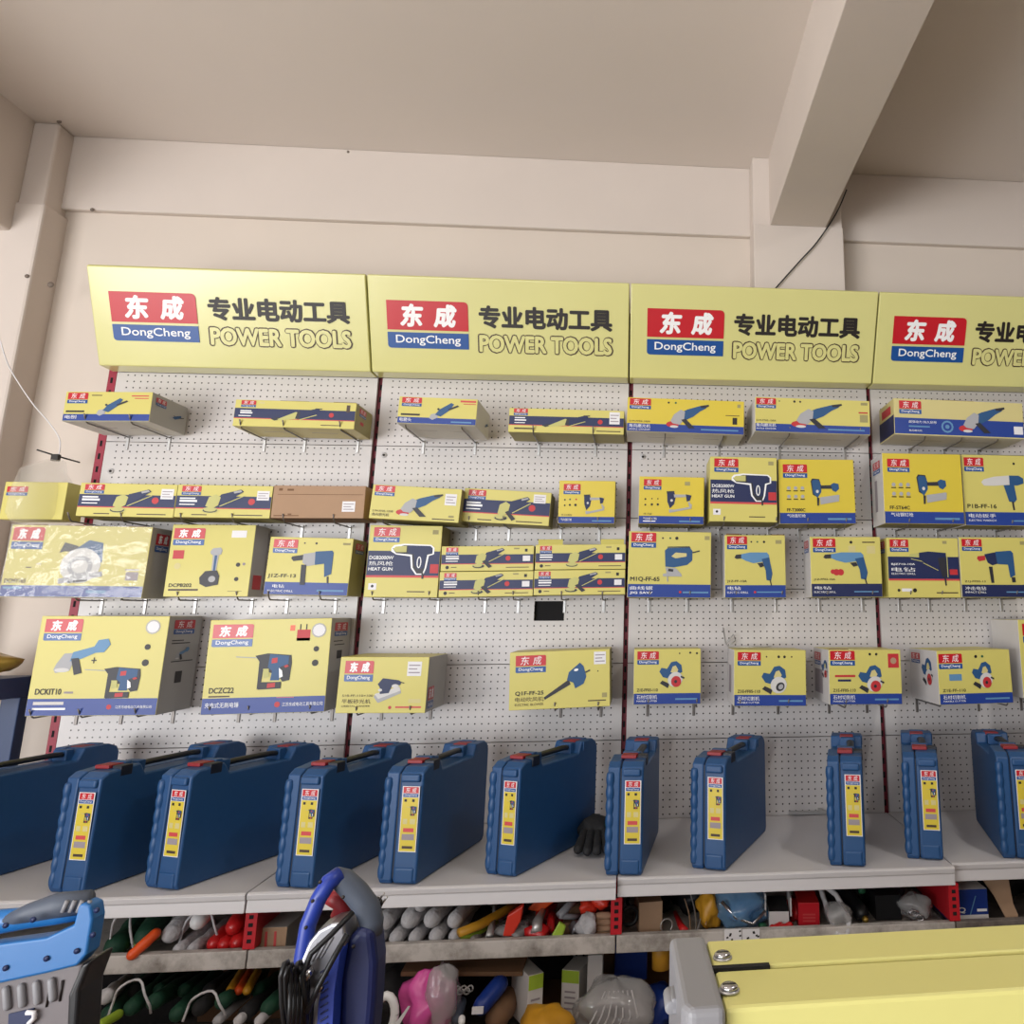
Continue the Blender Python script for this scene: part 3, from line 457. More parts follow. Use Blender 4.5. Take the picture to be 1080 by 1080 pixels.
q10 = var(q9, side='left', left='box_white', slr=(.2, .8, .74, .92)); q10['texts'] = [('FF-ST64C', .07, .2, .32, .25, K_, .03), ('气动钢钉枪', .08, .1, .36, .155, W_, .03)]
q10['logo'] = (.06, .73, .34, .92); q10['sidemarks'] = [(.3, .2, .5, .65, 'smudge')]
carton('product_box', 'bright yellow nail gun box with white left end, left of the impact wrench box', .99, ROWZ['B']+.007, .32, .278, -.18, .16, q10, roll=.004, group=G['B'])
carton('product_box', 'yellow and blue impact wrench box cut by the right frame edge, second row', 1.321, ROWZ['B']+.004, .3, .284, -.16, .14,
  dict(bands=BOT(.19), logo=(.03, .76, .3, .96), icon=('impact_wrench', .25, .22, .86, .72), texts=[('P1B-FF-16', .04, .24, .44, .3, K_, .03), ('电动扳手', .05, .11, .42, .165, W_, .04), ('ELECTRIC WRENCH', .05, .06, .42, .085, W_, .01)], marks=[footer(.06, .08)], dots=[(.72, .88, .018, K_)], left='box_white', bottom='box_olive'), roll=.004, group=G['B'])
# --- row C
carton('product_box', 'wide heavily reflecting box with circular saw, far left of the third row', -2.15, ROWZ['C']+.006, .466, .248, -.17, .15,
  dict(bands=BOT(.16), logo=(.02, .66, .24, .97), icon=('circular_saw', .36, .18, .7, .8), texts=[('DCMY165', .02, .19, .17, .25, B_, .03)], marks=[(.02, .11, .15, .14, 't_sky'), (.6, .06, .74, .1, 't_sky'), (.86, .24, .95, .36, 'smudge'), (.85, .38, .95, .4, 'smudge'), (.15, .4, .19, .415, B_), (.22, .45, .26, .46, B_)],
       right='box_grey', side='right', slr=(.2, .75, .66, .92), wrap=1, flaps=[(.1, .25, .006, .5), (.38, .56, .006, .5), (.8, .95, .006, .5)], stickers=[]), roll=.012, group=G['C'])
carton('product_box', 'nearly square yellow box with grey cordless impact driver, glare on its upper left, third row', -1.636, ROWZ['C']+.009, .287, .256, -.13, .11,
  dict(logo=(.03, .71, .4, .95), icon=('impact_driver', .4, .13, .7, .68), texts=[('DCPB202', .05, .13, .32, .18, K_, .03)], marks=[(.05, .08, .4, .105, B_), (.05, .52, .18, .64, 't_red'), (.72, .82, .9, .92, 'sticker'), (.75, .07, .92, .075, B_)],
       dots=[(.12, .42, .045, 'box_pale'), (.84, .44, .03, K_), (.84, .24, .03, K_), (.91, .45, .02, 'smudge')], right='box_grey', side='right', sidelogo=0, sidemarks=[(.2, .1, .8, .3, 't_red')]), roll=0, group=G['C'])
carton('product_box', 'box with blue hammer drill, third row, below the kraft carton', -1.281, ROWZ['C']+.012, .289, .205, -.17, .15,
  dict(bands=BOT(.22), front='box_yellow', logo=(.05, .72, .34, .96), icon=('hammer_drill', .28, .2, .78, .78), texts=[('J1Z-FF-13', .03, .28, .36, .36, K_, .02), ('电钻', .1, .12, .24, .18, W_, .03), ('ELECTRIC DRILL', .05, .05, .35, .085, W_, .01)], marks=[footer(.07, .1), (.88, .88, .97, .92, 'box_olive')], dots=[(.56, .9, .02, K_), (.42, .9, .015, B_)],
       right='box_olive', side='right', slr=(.2, .8, .75, .93), left='box_white'), roll=.02, group=G['C'])
carton('product_box', 'tall navy-striped heat gun box directly left of the four stacked grinder boxes', -.942, ROWZ['C']+.005, .259, .26, -.15, .13, var(hg, left='box_yellow'), roll=.008, group=G['C'])
g4 = var(gb, bands=BAND(.3, .66), logo=(.05, .66, .18, .95), marks=[(.05, .57, .19, .61, W_), (.05, .47, .19, .53, W_), (.05, .38, .18, .41, W_), (.11, .14, .17, .17, B_), (.7, .12, .95, .15, B_), (.9, .76, .93, .88, K_), (.78, .86, .84, .92, 'box_olive'), (.88, .38, .96, .6, 'sticker')], dots=[(.72, .5, .1, 't_red'), (.07, .15, .07, K_)], stickers=[])
carton('product_box', 'slim navy-striped grinder box, upper left of the four stacked in the second bay', -.678, ROWZ['C']+.1, .335, .091, -.15, .13, var(g4, icon=('grinder_handle', .33, .08, .7, .92), flaps=[(.7, .98, .005, .6)]), roll=-.012, group=G['C'])
carton('product_box', 'slim navy-striped grinder box, lower left of the four stacked in the second bay', -.679, ROWZ['C']+.007, .338, .091, -.15, .13, var(g4, icon=('grinder_handle', .33, .08, .7, .92)), roll=-.012, group=G['C'])
carton('product_box', 'slim navy-striped grinder box with raised cardboard flaps, upper right of the four stacked', -.338, ROWZ['C']+.106, .334, .092, -.15, .13, var(g4, icon=('grinder_olive', .33, .08, .7, .88), flaps=[(.03, .3, .022, -.4), (.72, .98, .022, -.35)]), roll=-.01, group=G['C'])
carton('product_box', 'slim navy-striped grinder box, lower right of the four stacked, above the dark cut-out', -.339, ROWZ['C']+.013, .335, .091, -.15, .13, var(g4, icon=('grinder_handle', .33, .08, .72, .92)), roll=-.01, group=G['C'])
carton('product_box', 'yellow and blue jigsaw box, first of the third row in the third bay', .004, ROWZ['C']+.002, .312, .246, -.15, .13,
  dict(bands=BOT(.2), logo=(.03, .75, .33, .98), icon=('jigsaw', .42, .27, .86, .76), texts=[('M1Q-FF-65', .03, .235, .38, .31, K_, .03), ('曲线锯', .03, .115, .3, .17, W_, .03), ('JIG SAW', .03, .045, .3, .09, W_, .03)], marks=[(.66, .07, .97, .095, 't_sky'), (.92, .88, .98, .94, 'box_olive')], dots=[(.41, .9, .015, B_), (.5, .9, .015, 't_green'), (.58, .9, .025, K_), (.63, .085, .02, 't_red')], left='box_white', bottom='box_olive'), roll=.01, group=G['C'])
carton('product_box', 'squarish yellow and blue drill box directly right of the jigsaw box', .369, ROWZ['C']+.001, .234, .236, -.15, .13,
  dict(bands=BOT(.2), logo=(.04, .77, .37, .98), icon=('drill', .16, .24, .78, .72), texts=[('J1Z-FF-10A', .04, .235, .36, .28, K_, .02), ('电钻', .05, .125, .26, .18, W_, .03), ('ELECTRIC DRILL', .04, .07, .38, .1, W_, .01)], marks=[(.52, .08, .93, .1, 't_sky'), (.84, .86, .94, .92, 'box_olive')], dots=[(.44, .89, .015, B_), (.54, .89, .015, 't_green'), (.65, .89, .02, K_), (.49, .09, .02, 't_red')], left='box_white', bottom='box_olive', flaps=[(.03, .25, .008, .4), (.78, .98, .006, .4)]), group=G['C'])
carton('product_box', 'yellow and blue drill box with a red speech bubble, third row', .7, ROWZ['C']+.003, .278, .229, -.15, .13,
  dict(bands=BOT(.22, 'box_navy'), logo=(.04, .74, .36, .97), icon=('drill', .18, .26, .8, .74), texts=[('J1Z-FF02-10A', .04, .27, .34, .31, K_, .02), ('电钻', .05, .13, .28, .18, W_, .03), ('ELECTRIC DRILL', .04, .07, .34, .1, W_, .01)], marks=[(.6, .08, .94, .1, 't_sky'), (.8, .72, .92, .85, 'box_pale'), (.74, .9, .92, .92, B_), (.54, .75, .64, .85, 'box_pale')], dots=[(.42, .41, .055, 't_red'), (.36, .41, .055, 't_red'), (.31, .42, .04, 't_red'), (.58, .91, .025, K_)], left='box_white', side='left', slr=(.2, .8, .75, .95), bottom='box_olive'), roll=-.003, group=G['C'])
carton('product_box', 'navy-striped box with outlined dark drill, third row, below the white-ended nail gun box', 1.002, ROWZ['C']+.001, .286, .229, -.15, .13,
  dict(bands=BAND(.31, .68), logo=(.04, .76, .3, .97), icon=('drill_dark', .3, .2, .84, .77), texts=[('BJZ710-10A', .05, .53, .38, .57, W_, .02), ('电钻', .05, .43, .38, .5, W_, .03), ('ELECTRIC DRILL', .05, .38, .38, .41, W_, .02)], marks=[(.86, .38, .97, .47, 't_red'), (.66, .07, .96, .09, B_), (.18, .1, .32, .15, 'sticker'), (.78, .9, .84, .95, 'box_olive')], dots=[(.14, .12, .025, K_), (.36, .12, .035, K_)], left='box_yellow', side='left', slr=(.2, .8, .75, .95), bottom='box_olive', seam=0), roll=.003, group=G['C'])
carton('product_box', 'yellow and blue impact drill box cut by the right frame edge, third row', 1.291, ROWZ['C']+.001, .29, .232, -.15, .13,
  dict(bands=BOT(.21, 'box_navy'), logo=(.04, .77, .32, .97), icon=('hammer_drill_teal', .24, .24, .76, .78), texts=[('Z1J-FF02-13', .05, .24, .34, .28, K_, .02), ('冲击电钻', .05, .12, .34, .18, W_, .03), ('IMPACT DRILL', .05, .07, .34, .1, W_, .01)], marks=[(.62, .08, .96, .1, 't_sky'), (.86, .88, .92, .94, 'box_olive')], left='box_white', bottom='box_olive'), roll=.004, group=G['C'])
# --- row D
bd = dict(bands=BOT(.17), right='box_grey', left='box_grey', side='right')
carton('product_box', 'large kit box picturing grinder plus hammer, far left of the bottom row', -1.957, ROWZ['D']+.003, .408, .322, -.235, .215,
  var(bd, logo=(.04, .75, .33, .97), icon=('battery_grinder', .16, .41, .57, .77), icon2=('hammer', .4, .17, .84, .49), texts=[('DCKIT10', .05, .21, .25, .27, K_, .04), ('江苏东成电动工具有限公司', .68, .07, .96, .1, W_, .01), ('+', .44, .52, .48, .58, K_, .02)],
      marks=[(.05, .11, .28, .14, 'box_white'), (.05, .06, .3, .08, W_), (.27, .22, .34, .24, 'smudge')], dots=[(.63, .085, .025, 't_red'), (.88, .89, .075, 'box_grey'), (.88, .89, .06, 'sticker'), (.86, .685, .03, K_), (.86, .525, .035, K_)],
      slr=(.16, .78, .81, .96), sideicon=('battery_grinder', .3, .54, .7, .67), sidemarks=[(.15, .74, .5, .75, K_), (.15, .71, .7, .72, K_), (.2, .52, .85, .53, K_), (.38, .3, .58, .42, K_)]), roll=.006, group=G['D'])
_bag = MB()
carton('product_box', 'large yellow and blue box with one rotary hammer and small red bag, bottom row', -1.416, ROWZ['D']+.001, .402, .312, -.22, .2,
  var(bd, logo=(.03, .71, .36, .95), icon=('hammer', .24, .25, .7, .64), texts=[('DCZC22', .05, .22, .25, .28, K_, .04), ('充电式无刷电锤', .03, .07, .3, .125, W_, .04), ('江苏东成电动工具有限公司', .65, .07, .98, .11, W_, .02)],
      marks=[(.72, .76, .83, .88, 't_red'), (.72, .76, .83, .79, K_), (.74, .88, .75, .94, K_), (.79, .88, .8, .94, K_), (.66, .87, .7, .93, 'orange'), (.05, .18, .22, .195, B_), (.6, .16, .74, .165, 'orange')], dots=[(.61, .09, .03, 't_red'), (.9, .87, .08, 'box_grey'), (.9, .87, .065, 'sticker'), (.89, .67, .03, K_), (.89, .52, .035, K_)],
      slr=(.16, .8, .8, .95), sidemarks=[(.15, .74, .6, .75, K_), (.2, .7, .7, .71, K_), (.35, .55, .6, .64, K_)]), roll=-.014, group=G['D'])
carton('product_box', 'worn pale yellow sander box with grey end, bottom row', -.955, ROWZ['D']+.004, .292, .182, -.29, .27,
  dict(logo=(.06, .56, .38, .93), icon=('sander', .41, .18, .74, .62), texts=[('S1B-FF-110×100', .06, .29, .4, .33, B_, .01), ('平板砂光机', .06, .17, .38, .25, B_, .03), ('ORBITAL SANDER', .06, .11, .38, .14, B_, .01)], stickers=[(.76, .66, .92, .92)], marks=[(.66, .09, .95, .12, 'line_red'), (.8, .18, .94, .25, 'box_pale')], dots=[(.6, .1, .03, 't_red')],
       right='box_grey', side='right', slr=(.06, .36, .06, .45)), roll=.012, group=G['D'])
carton('product_box', 'pale yellow box with a blue electric blower, bottom row, below the dark cut-out', -.394, ROWZ['D']+.006, .348, .194, -.24, .22,
  dict(logo=(.06, .64, .36, .94), icon=('blower', .34, .16, .8, .78), texts=[('Q1F-FF-25', .06, .24, .34, .32, K_, .03), ('电动吹风机', .06, .14, .34, .22, B_, .03), ('ELECTRIC BLOWER', .06, .07, .34, .11, B_, .01)], stickers=[(.84, .74, .96, .96)], marks=[(.78, .1, .96, .12, B_), (.92, .16, .97, .24, 'box_olive')], dots=[(.88, .62, .012, K_)],
       right='box_olive', bottom='box_olive'), roll=-.03, group=G['D'])
mc = dict(bands=BOT(.2), icon=('cutter', .38, .28, .76, .78), logo=(.05, .72, .37, .96), marks=[(.62, .08, .95, .11, 't_sky')], left='box_white', bottom='box_white')
def mct(m_): return [(m_, .05, .235, .36, .29, K_, .02), ('石材切割机', .05, .1, .35, .175, W_, .04), ('MARBLE CUTTER', .05, .05, .35, .08, W_, .02)]
carton('product_box', 'small yellow and blue marble cutter box with thin white left edge, first of four cutters', .034, ROWZ['D']+.008, .243, .193, -.18, .16, var(mc, texts=mct('Z1E-FF03-110'), dots=[(.84, .93, .02, K_), (.94, .92, .02, K_), (.68, .92, .015, B_)]), group=G['D'])
carton('product_box', 'cutter box showing a grey disc, second of four cutters, bent wire on top', .39, ROWZ['D']+.003, .262, .194, -.24, .22, var(mc, icon=('cutter_grey', .38, .2, .76, .72), texts=mct('Z1E-FF05-110'), side='left', sidelogo=0, sidemarks=[(.3, .2, .6, .7, 'smudge')], dots=[(.62, .88, .025, K_), (.7, .88, .025, K_), (.45, .88, .015, B_), (.8, .88, .015, B_)]), roll=.014, group=G['D'])
carton('product_box', 'cutter box with red disc and small disc inset, third of four cutters', .728, ROWZ['D']+.008, .265, .189, -.28, .26,
  var(mc, icon=('cutter', .4, .2, .76, .72), texts=mct('Z1E-FF05-110'), logo=(.02, .71, .36, .98), side='left', slr=(.1, .5, .68, .92), sidemarks=[(.1, .15, .6, .6, 'smudge')], sideicon=('cutter', .55, .45, .95, .8), marks=mc['marks']+[(.82, .67, .97, .93, 't_red'), (.08, .5, .36, .54, 't_red'), (.12, .42, .3, .46, 't_navy')], dots=[(.895, .8, .06, 'kraft'), (.57, .92, .025, K_), (.66, .92, .025, K_)], flaps=[(.01, .28, .006, .5)]), roll=.008, group=G['D'])
carton('product_box', 'slightly crushed cutter box with grey-white end, rightmost of four cutters', 1.122, ROWZ['D']+.007, .277, .187, -.3, .28,
  var(mc, icon=('cutter', .46, .26, .76, .78), texts=mct('Z1E-FF-110'), logo=(.02, .66, .34, .94), side='left', slr=(.08, .4, .72, .92), sideicon=('cutter', .45, .3, .85, .85), marks=mc['marks']+[(.15, .44, .32, .56, 't_sky')], dots=[(.53, .88, .03, K_), (.62, .88, .025, 't_green')]), roll=-.012, yaw=.03, group=G['D'])
carton('product_box', 'box showing only its white end at the right frame edge, above the last cases', 1.455, ROWZ['D']+.02, .3, .28, -.26, .24, dict(left='box_white', front='box_yellow', logo=(.05, .7, .4, .95)), group=G['D'])

# box wrapped in clear film, hung from the wall nail
t = thing('wrapped_box', (-2.115, -.13, 1.075), 'yellow box inside a clear plastic bag, hanging by the wall left of the second row', 'box')
b = MB(); b.box((-.11, 0, 0), (.1, .1, .135), 'box_yellow'); b.build('carton', t, .002)
b = MB(); logo(b, -.1, -.03, .085, .118, -.001); b.build('logo_panel', t)
b = MB(); b.tube([(0, .05, -.015), (0, .05, .02), (0, .05, .1), (0, .05, .15), (.005, .07, .19), (.01, .1, .225)], [.12, .145, .142, .125, .06, .01], 'film', 18, flat=.55); b.build('plastic_bag', t)

# ------------------------------------------------------------------ hooks
def hook(x, z, L, label, plate='steel'):
    t = thing('peg_hook', (x, -.001, z), label, 'hook', 'peg hooks carrying the boxes')
    b = MB(); b.box((-.005, -.003, -.052), (.005, 0, .004), plate); b.build('hook_plate', t, .001)
    b = MB(); b.tube([(0, -.002, -.003), (0, -L+.012, -.003), (0, -L+.004, .001), (0, -L-.006, .012), (0, -L-.016, .026)], .0026, 'wire', 8); b.build('hook_arm', t)
HK = {
 'A': [(135.6,465,.25,'the far left box','left'),(179,468,.25,'the far left box','right'),(281,470,.2,'the striped die grinder box','left'),(322,473,.2,'the striped die grinder box','middle'),(378,473,.2,'the striped die grinder box','right'),
       (448,474,.26,'the short white-bottomed box','left'),(501,475.6,.26,'the short white-bottomed box','right'),(569,476,.19,'the thin long box','left'),(627.8,476,.19,'the thin long box','right'),
       (701,477,.2,'the grey grinder box','left'),(758,476,.2,'the grey grinder box','right'),(821,480,.24,'the dark grinder box','left'),(889.7,479,.24,'the dark grinder box','right'),
       (958,474,.2,'the largest long box','left'),(995,474,.2,'the largest long box','middle'),(1032,474,.2,'the largest long box','right')],
 'B': [(104,555,.17,'the leftmost navy-striped box','left'),(160,556,.17,'the leftmost navy-striped box','right'),(214,556,.17,'the striped box by the kraft carton','left'),(268,557,.17,'the striped box by the kraft carton','right'),
       (320.5,559,.17,'the kraft carton','left'),(370.5,559,.17,'the kraft carton','right'),(420,563,.18,'the unstriped grinder box','left'),(503,564,.14,'the side-handle grinder box','left'),(537,560,.14,'the side-handle grinder box','right'),
       (591,565,.14,'the small stapler box','left'),(631.5,565,.14,'the small stapler box','right'),(686,557,.14,'the low stapler box','left'),(725.6,559,.14,'the low stapler box','right'),
       (758,562.6,.19,'the heat gun box of the third bay','left'),(810,560.7,.19,'the heat gun box of the third bay','right'),(841,562.6,.17,'the nail gun box of the third bay','left'),(880,562,.17,'the nail gun box of the third bay','right'),
       (944.4,564,.17,'the white-ended nail gun box','left'),(987.8,563,.17,'the white-ended nail gun box','right'),(1053,564,.15,'the impact wrench box','left')],
 'C': [(106.4,640,.15,'the film-wrapped saw box','left'),(153.5,640,.15,'the film-wrapped saw box','right'),(206.7,641,.12,'the cordless driver box','left'),(266.5,641,.12,'the cordless driver box','right'),(303.5,641,.16,'the blue hammer drill box','left'),(354.6,641,.16,'the blue hammer drill box','right'),
       (405.6,642,.14,'the second bay heat gun box','left'),(462.6,642,.14,'the second bay heat gun box','right'),(511.5,640,.14,'the left pair of stacked boxes','left'),(546,640,.14,'the left pair of stacked boxes','right'),(595,640,.14,'the right pair of stacked boxes','left'),(636,640,.14,'the right pair of stacked boxes','right'),
       (685.5,640.6,.14,'the jigsaw box','left'),(725,640.6,.14,'the jigsaw box','right'),(771.5,639,.14,'the grey drill box','left'),(817.4,639,.14,'the grey drill box','right'),(863,640.5,.14,'the speech-bubble drill box','left'),(909,640.5,.14,'the speech-bubble drill box','right'),
       (948.4,639.4,.14,'the outlined drill box','left'),(979.6,639.4,.14,'the outlined drill box','right'),(1017,639.4,.14,'the right edge drill box','left'),(1053.8,639.4,.14,'the right edge drill box','right')],
 'D': [(79,762,.23,'the big kit box','left'),(126.5,763,.23,'the big kit box','middle'),(181.7,762,.23,'the big kit box','right'),(251.5,761.6,.21,'the rotary hammer box','left'),(291,760.8,.21,'the rotary hammer box','middle'),(350.5,760,.21,'the rotary hammer box','right'),
       (404,753,.28,'the sander box','left'),(455.3,753,.28,'the sander box','right'),(592.5,750,.23,'the blower box','left'),(634.4,750,.23,'the blower box','right'),(685,749,.17,'the first cutter box','left'),(732.6,749,.17,'the first cutter box','right'),
       (774,749,.23,'the second cutter box','left'),(821.7,749,.23,'the second cutter box','right'),(874.5,746,.27,'the third cutter box','left'),(915,746,.27,'the third cutter box','right'),(968.7,743.7,.27,'the last cutter box','left'),(1031,746,.27,'the last cutter box','right'),(1077,744,.25,'the white-ended box at the frame edge','left')]}
for r, lst in HK.items():
    for u, v, L, what, side in lst:
        p = at(u, v, 0); x = round((p.x-.0125)/.025)*.025+.0125
        hook(x, ROWZ[r], L, '%s steel peg hook under %s' % (side, what), 'steel' if r != 'D' else 'wire')  # bottom-row plates take the darker metal to stand in for shade
t = thing('bent_wire_hook', (.395, -.03, .625), 'loose bent wire hook lying on top of the second cutter box', 'hook')
b = MB(); b.tube([(-.02, 0, .06), (-.012, -.01, .0), (.0, -.03, -.012), (.15, -.1, -.008)], .0028, 'steel', 8); b.build('long_wire', t)
b = MB(); b.tube([(-.012, -.01, .0), (.02, .005, .035), (.028, .005, .012), (.0, -.01, -.005)], .0025, 'steel', 8); b.build('twisted_wire', t)

# ------------------------------------------------------------------ shelving bays
mat('bracket_crimson', rgb(148, 26, 52), .5)
PH = .278
FRONT = {0: -.712, 1: -.71, 2: -.688, 3: -.655}
BAYN = ['first', 'second', 'third', 'fourth']
def upright(x, parent, m='upright_shaded_red', outer=False):
    b = MB(); b.box((x-.0145, .018, -.8), (x+.0145, .06, 1.98), m)
    if outer: b.box((x-.021, -.001, -.8), (x+.0085, .018, 1.98), 'bracket_crimson')
    for k in range(54): z = -.78+.05*k; b.box((x-.011, -.0018, z), (x-.003, -.0008, z+.022), 'void') if outer else b.box((x-.004, .0172, z), (x+.004, .0185, z+.022), 'void')
    return b.build('upright', parent)
for i in range(4):
    x0 = -2+i; ox = x0
    t = thing('shelving_bay', (ox, 0, 0), 'grey perforated shelving bay under the %s yellow sign from the left' % BAYN[i], 'shelving', 'bays of the wall shelving')
    for k in range(-2, 7):
        b = MB(); z1 = PH-.003; w0, w1 = .0095, .9905
        if i == 1 and k == 2:
            a, c = .648, .762; d0, d1 = .158, .232    # dark cut-out
            for q in (((w0, 0, 0), (a, .014, z1)), ((c, 0, 0), (w1, .014, z1)), ((a, 0, 0), (c, .014, d0)), ((a, 0, d1), (c, .014, z1))): b.box(*q, 'pegboard')
        else: b.box((w0, 0, 0), (w1, .014, z1), 'pegboard')
        b.build('back_panel', t, loc=(0, 0, k*PH))
    yf = FRONT[i]; e = .002
    b = MB(); b.box((e, yf+.004, -.012), (1-e, -.004, 0), 'shelf_grey'); dk = b.build('shelf_deck', t, .0015)
    b = MB(); b.prism([(yf+.004, 0), (yf-.004, -.004), (yf-.001, -.016), (yf+.003, -.02), (yf, -.05), (yf+.012, -.053), (yf+.016, -.012)], e, 1-e, 'shelf_grey'); b.build('shelf_lip', t, .0012)
    lowm = 'dirty_shelf' if i < 3 else 'grimy_shelf'
    b = MB(); b.box((e, -.64, -.195), (1-e, -.004, -.185), lowm); b.box((e, -.665, -.202), (1-e, -.64, -.157), lowm); b.build('lower_shelf', t, .002)
    b = MB(); b.box((e, -.7, -.52), (1-e, -.004, -.5), 'grimy_shelf'); b.box((e, -.70, -.8), (1-e, -.69, -.52), 'shelf_grey'); b.build('base_deck', t, .002)
for i in range(4):
    t = thing('upright_post', (-2+i, 0, 0), ['crimson slotted upright at the far left end of the shelving', 'red upright with painted-in joint shade, under the first and second signs', 'red upright with painted-in joint shade, under the second and third signs', 'red upright with painted-in joint shade, under the third and fourth signs'][i], 'post', 'slotted uprights between the bays')
    upright(0, t, outer=(i == 0))
    b = MB(); b.box((-.016, -.635, -.155), (.016, .017, -.0535), 'bracket_red'); b.box((-.016, -.635, -.0535), (.016, .017, -.013), 'bracket_red')
    b.box((-.016, -.662, -.155), (.016, -.635, -.0535), 'bracket_red')
    for k in range(5): b.box((-.006, -.6628, -.14+.02*k), (.006, -.6615, -.13+.02*k), 'void')
    b.build('shelf_bracket', t, .002)
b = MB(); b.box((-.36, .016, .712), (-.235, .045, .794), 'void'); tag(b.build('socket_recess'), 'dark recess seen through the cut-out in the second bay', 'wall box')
for (u, v) in ((117, 497), (405, 480), (678, 482)):
    p = at(u, v, 0); b = MB(); b.tube([(0, 0, 0), (0, -.003, 0)], .011, 'pegboard_plain' if 'pegboard_plain' in MATS else 'shelf_grey', 14); b.tube([(0, -.003, 0), (0, -.0045, 0)], .005, 'ink', 10)
    o = b.build('board_screw', loc=(p.x, -.0005, p.z)); tag(o, 'round screw with washer in the %s bay back panel' % {117: 'first', 405: 'second', 678: 'third'}[u], 'screw', 'screws of the back panels')
b = MB(); b.box((0, -.012, 0), (.14, 0, .012), 'steel'); b.box((.11, -.014, 0), (.125, 0, .02), 'steel'); p = at(832, 859, 0)
tag(b.build('metal_clip', loc=(p.x, -.003, .003)), 'thin metal clip lying at the back of the shelf between two cases', 'clip')

# ------------------------------------------------------------------ yellow header signs
def sign(i):
    x0 = -2+i
    t = thing('header_sign', (x0+.492, -.09, 1.665), 'yellow power tools header sign, %s' % ['leftmost of the four, beside the corner column', 'second from the left, with a light glint at its top', 'third from the left, under the ceiling beam', 'rightmost, cut by the frame edge'][i], 'sign', 'yellow header signs over the shelving')
    w = .497
    prof = [(.085, 0), (0, 0), (-.158, .336), (-.150, .344), (.085, .344)]
    b = MB(); b.prism(prof, -w, w, 'sign_yellow'); b.build('sign_cabinet', t, .004, 3)
    up = Vector((0, -.158, .336)).normalized(); n = Vector((0, -.336, -.158)).normalized(); Hh = .3713
    def T(q): return Vector((q.x, 0, 0)) + up*q.z - n*q.y
    # coordinates across the face: x from -w, z up the slope 0..Hh
    def X(f): return -w+2*w*f
    l = MB(); logo(l, X(.067), X(.375), Hh*.26, Hh*.755, -.002, T=T)
    l.build('logo_panel', t)
    c = MB(); text(c, '专业电动工具', X(.415), X(.935), Hh*.49, Hh*.73, -.002, 'ink', .04, 0, T); c.build('chinese_lettering', t)
    c = MB(); text(c, 'POWER TOOLS', X(.41), X(.94), Hh*.225, Hh*.435, -.0018, 'ink_brown', .085, 0, T); c2 = c
    text(c, 'POWER TOOLS', X(.4155), X(.9345), Hh*.238, Hh*.422, -.0024, 'sign_yellow', .045, 0, T); c.build('english_lettering', t)
for i in range(4): sign(i)

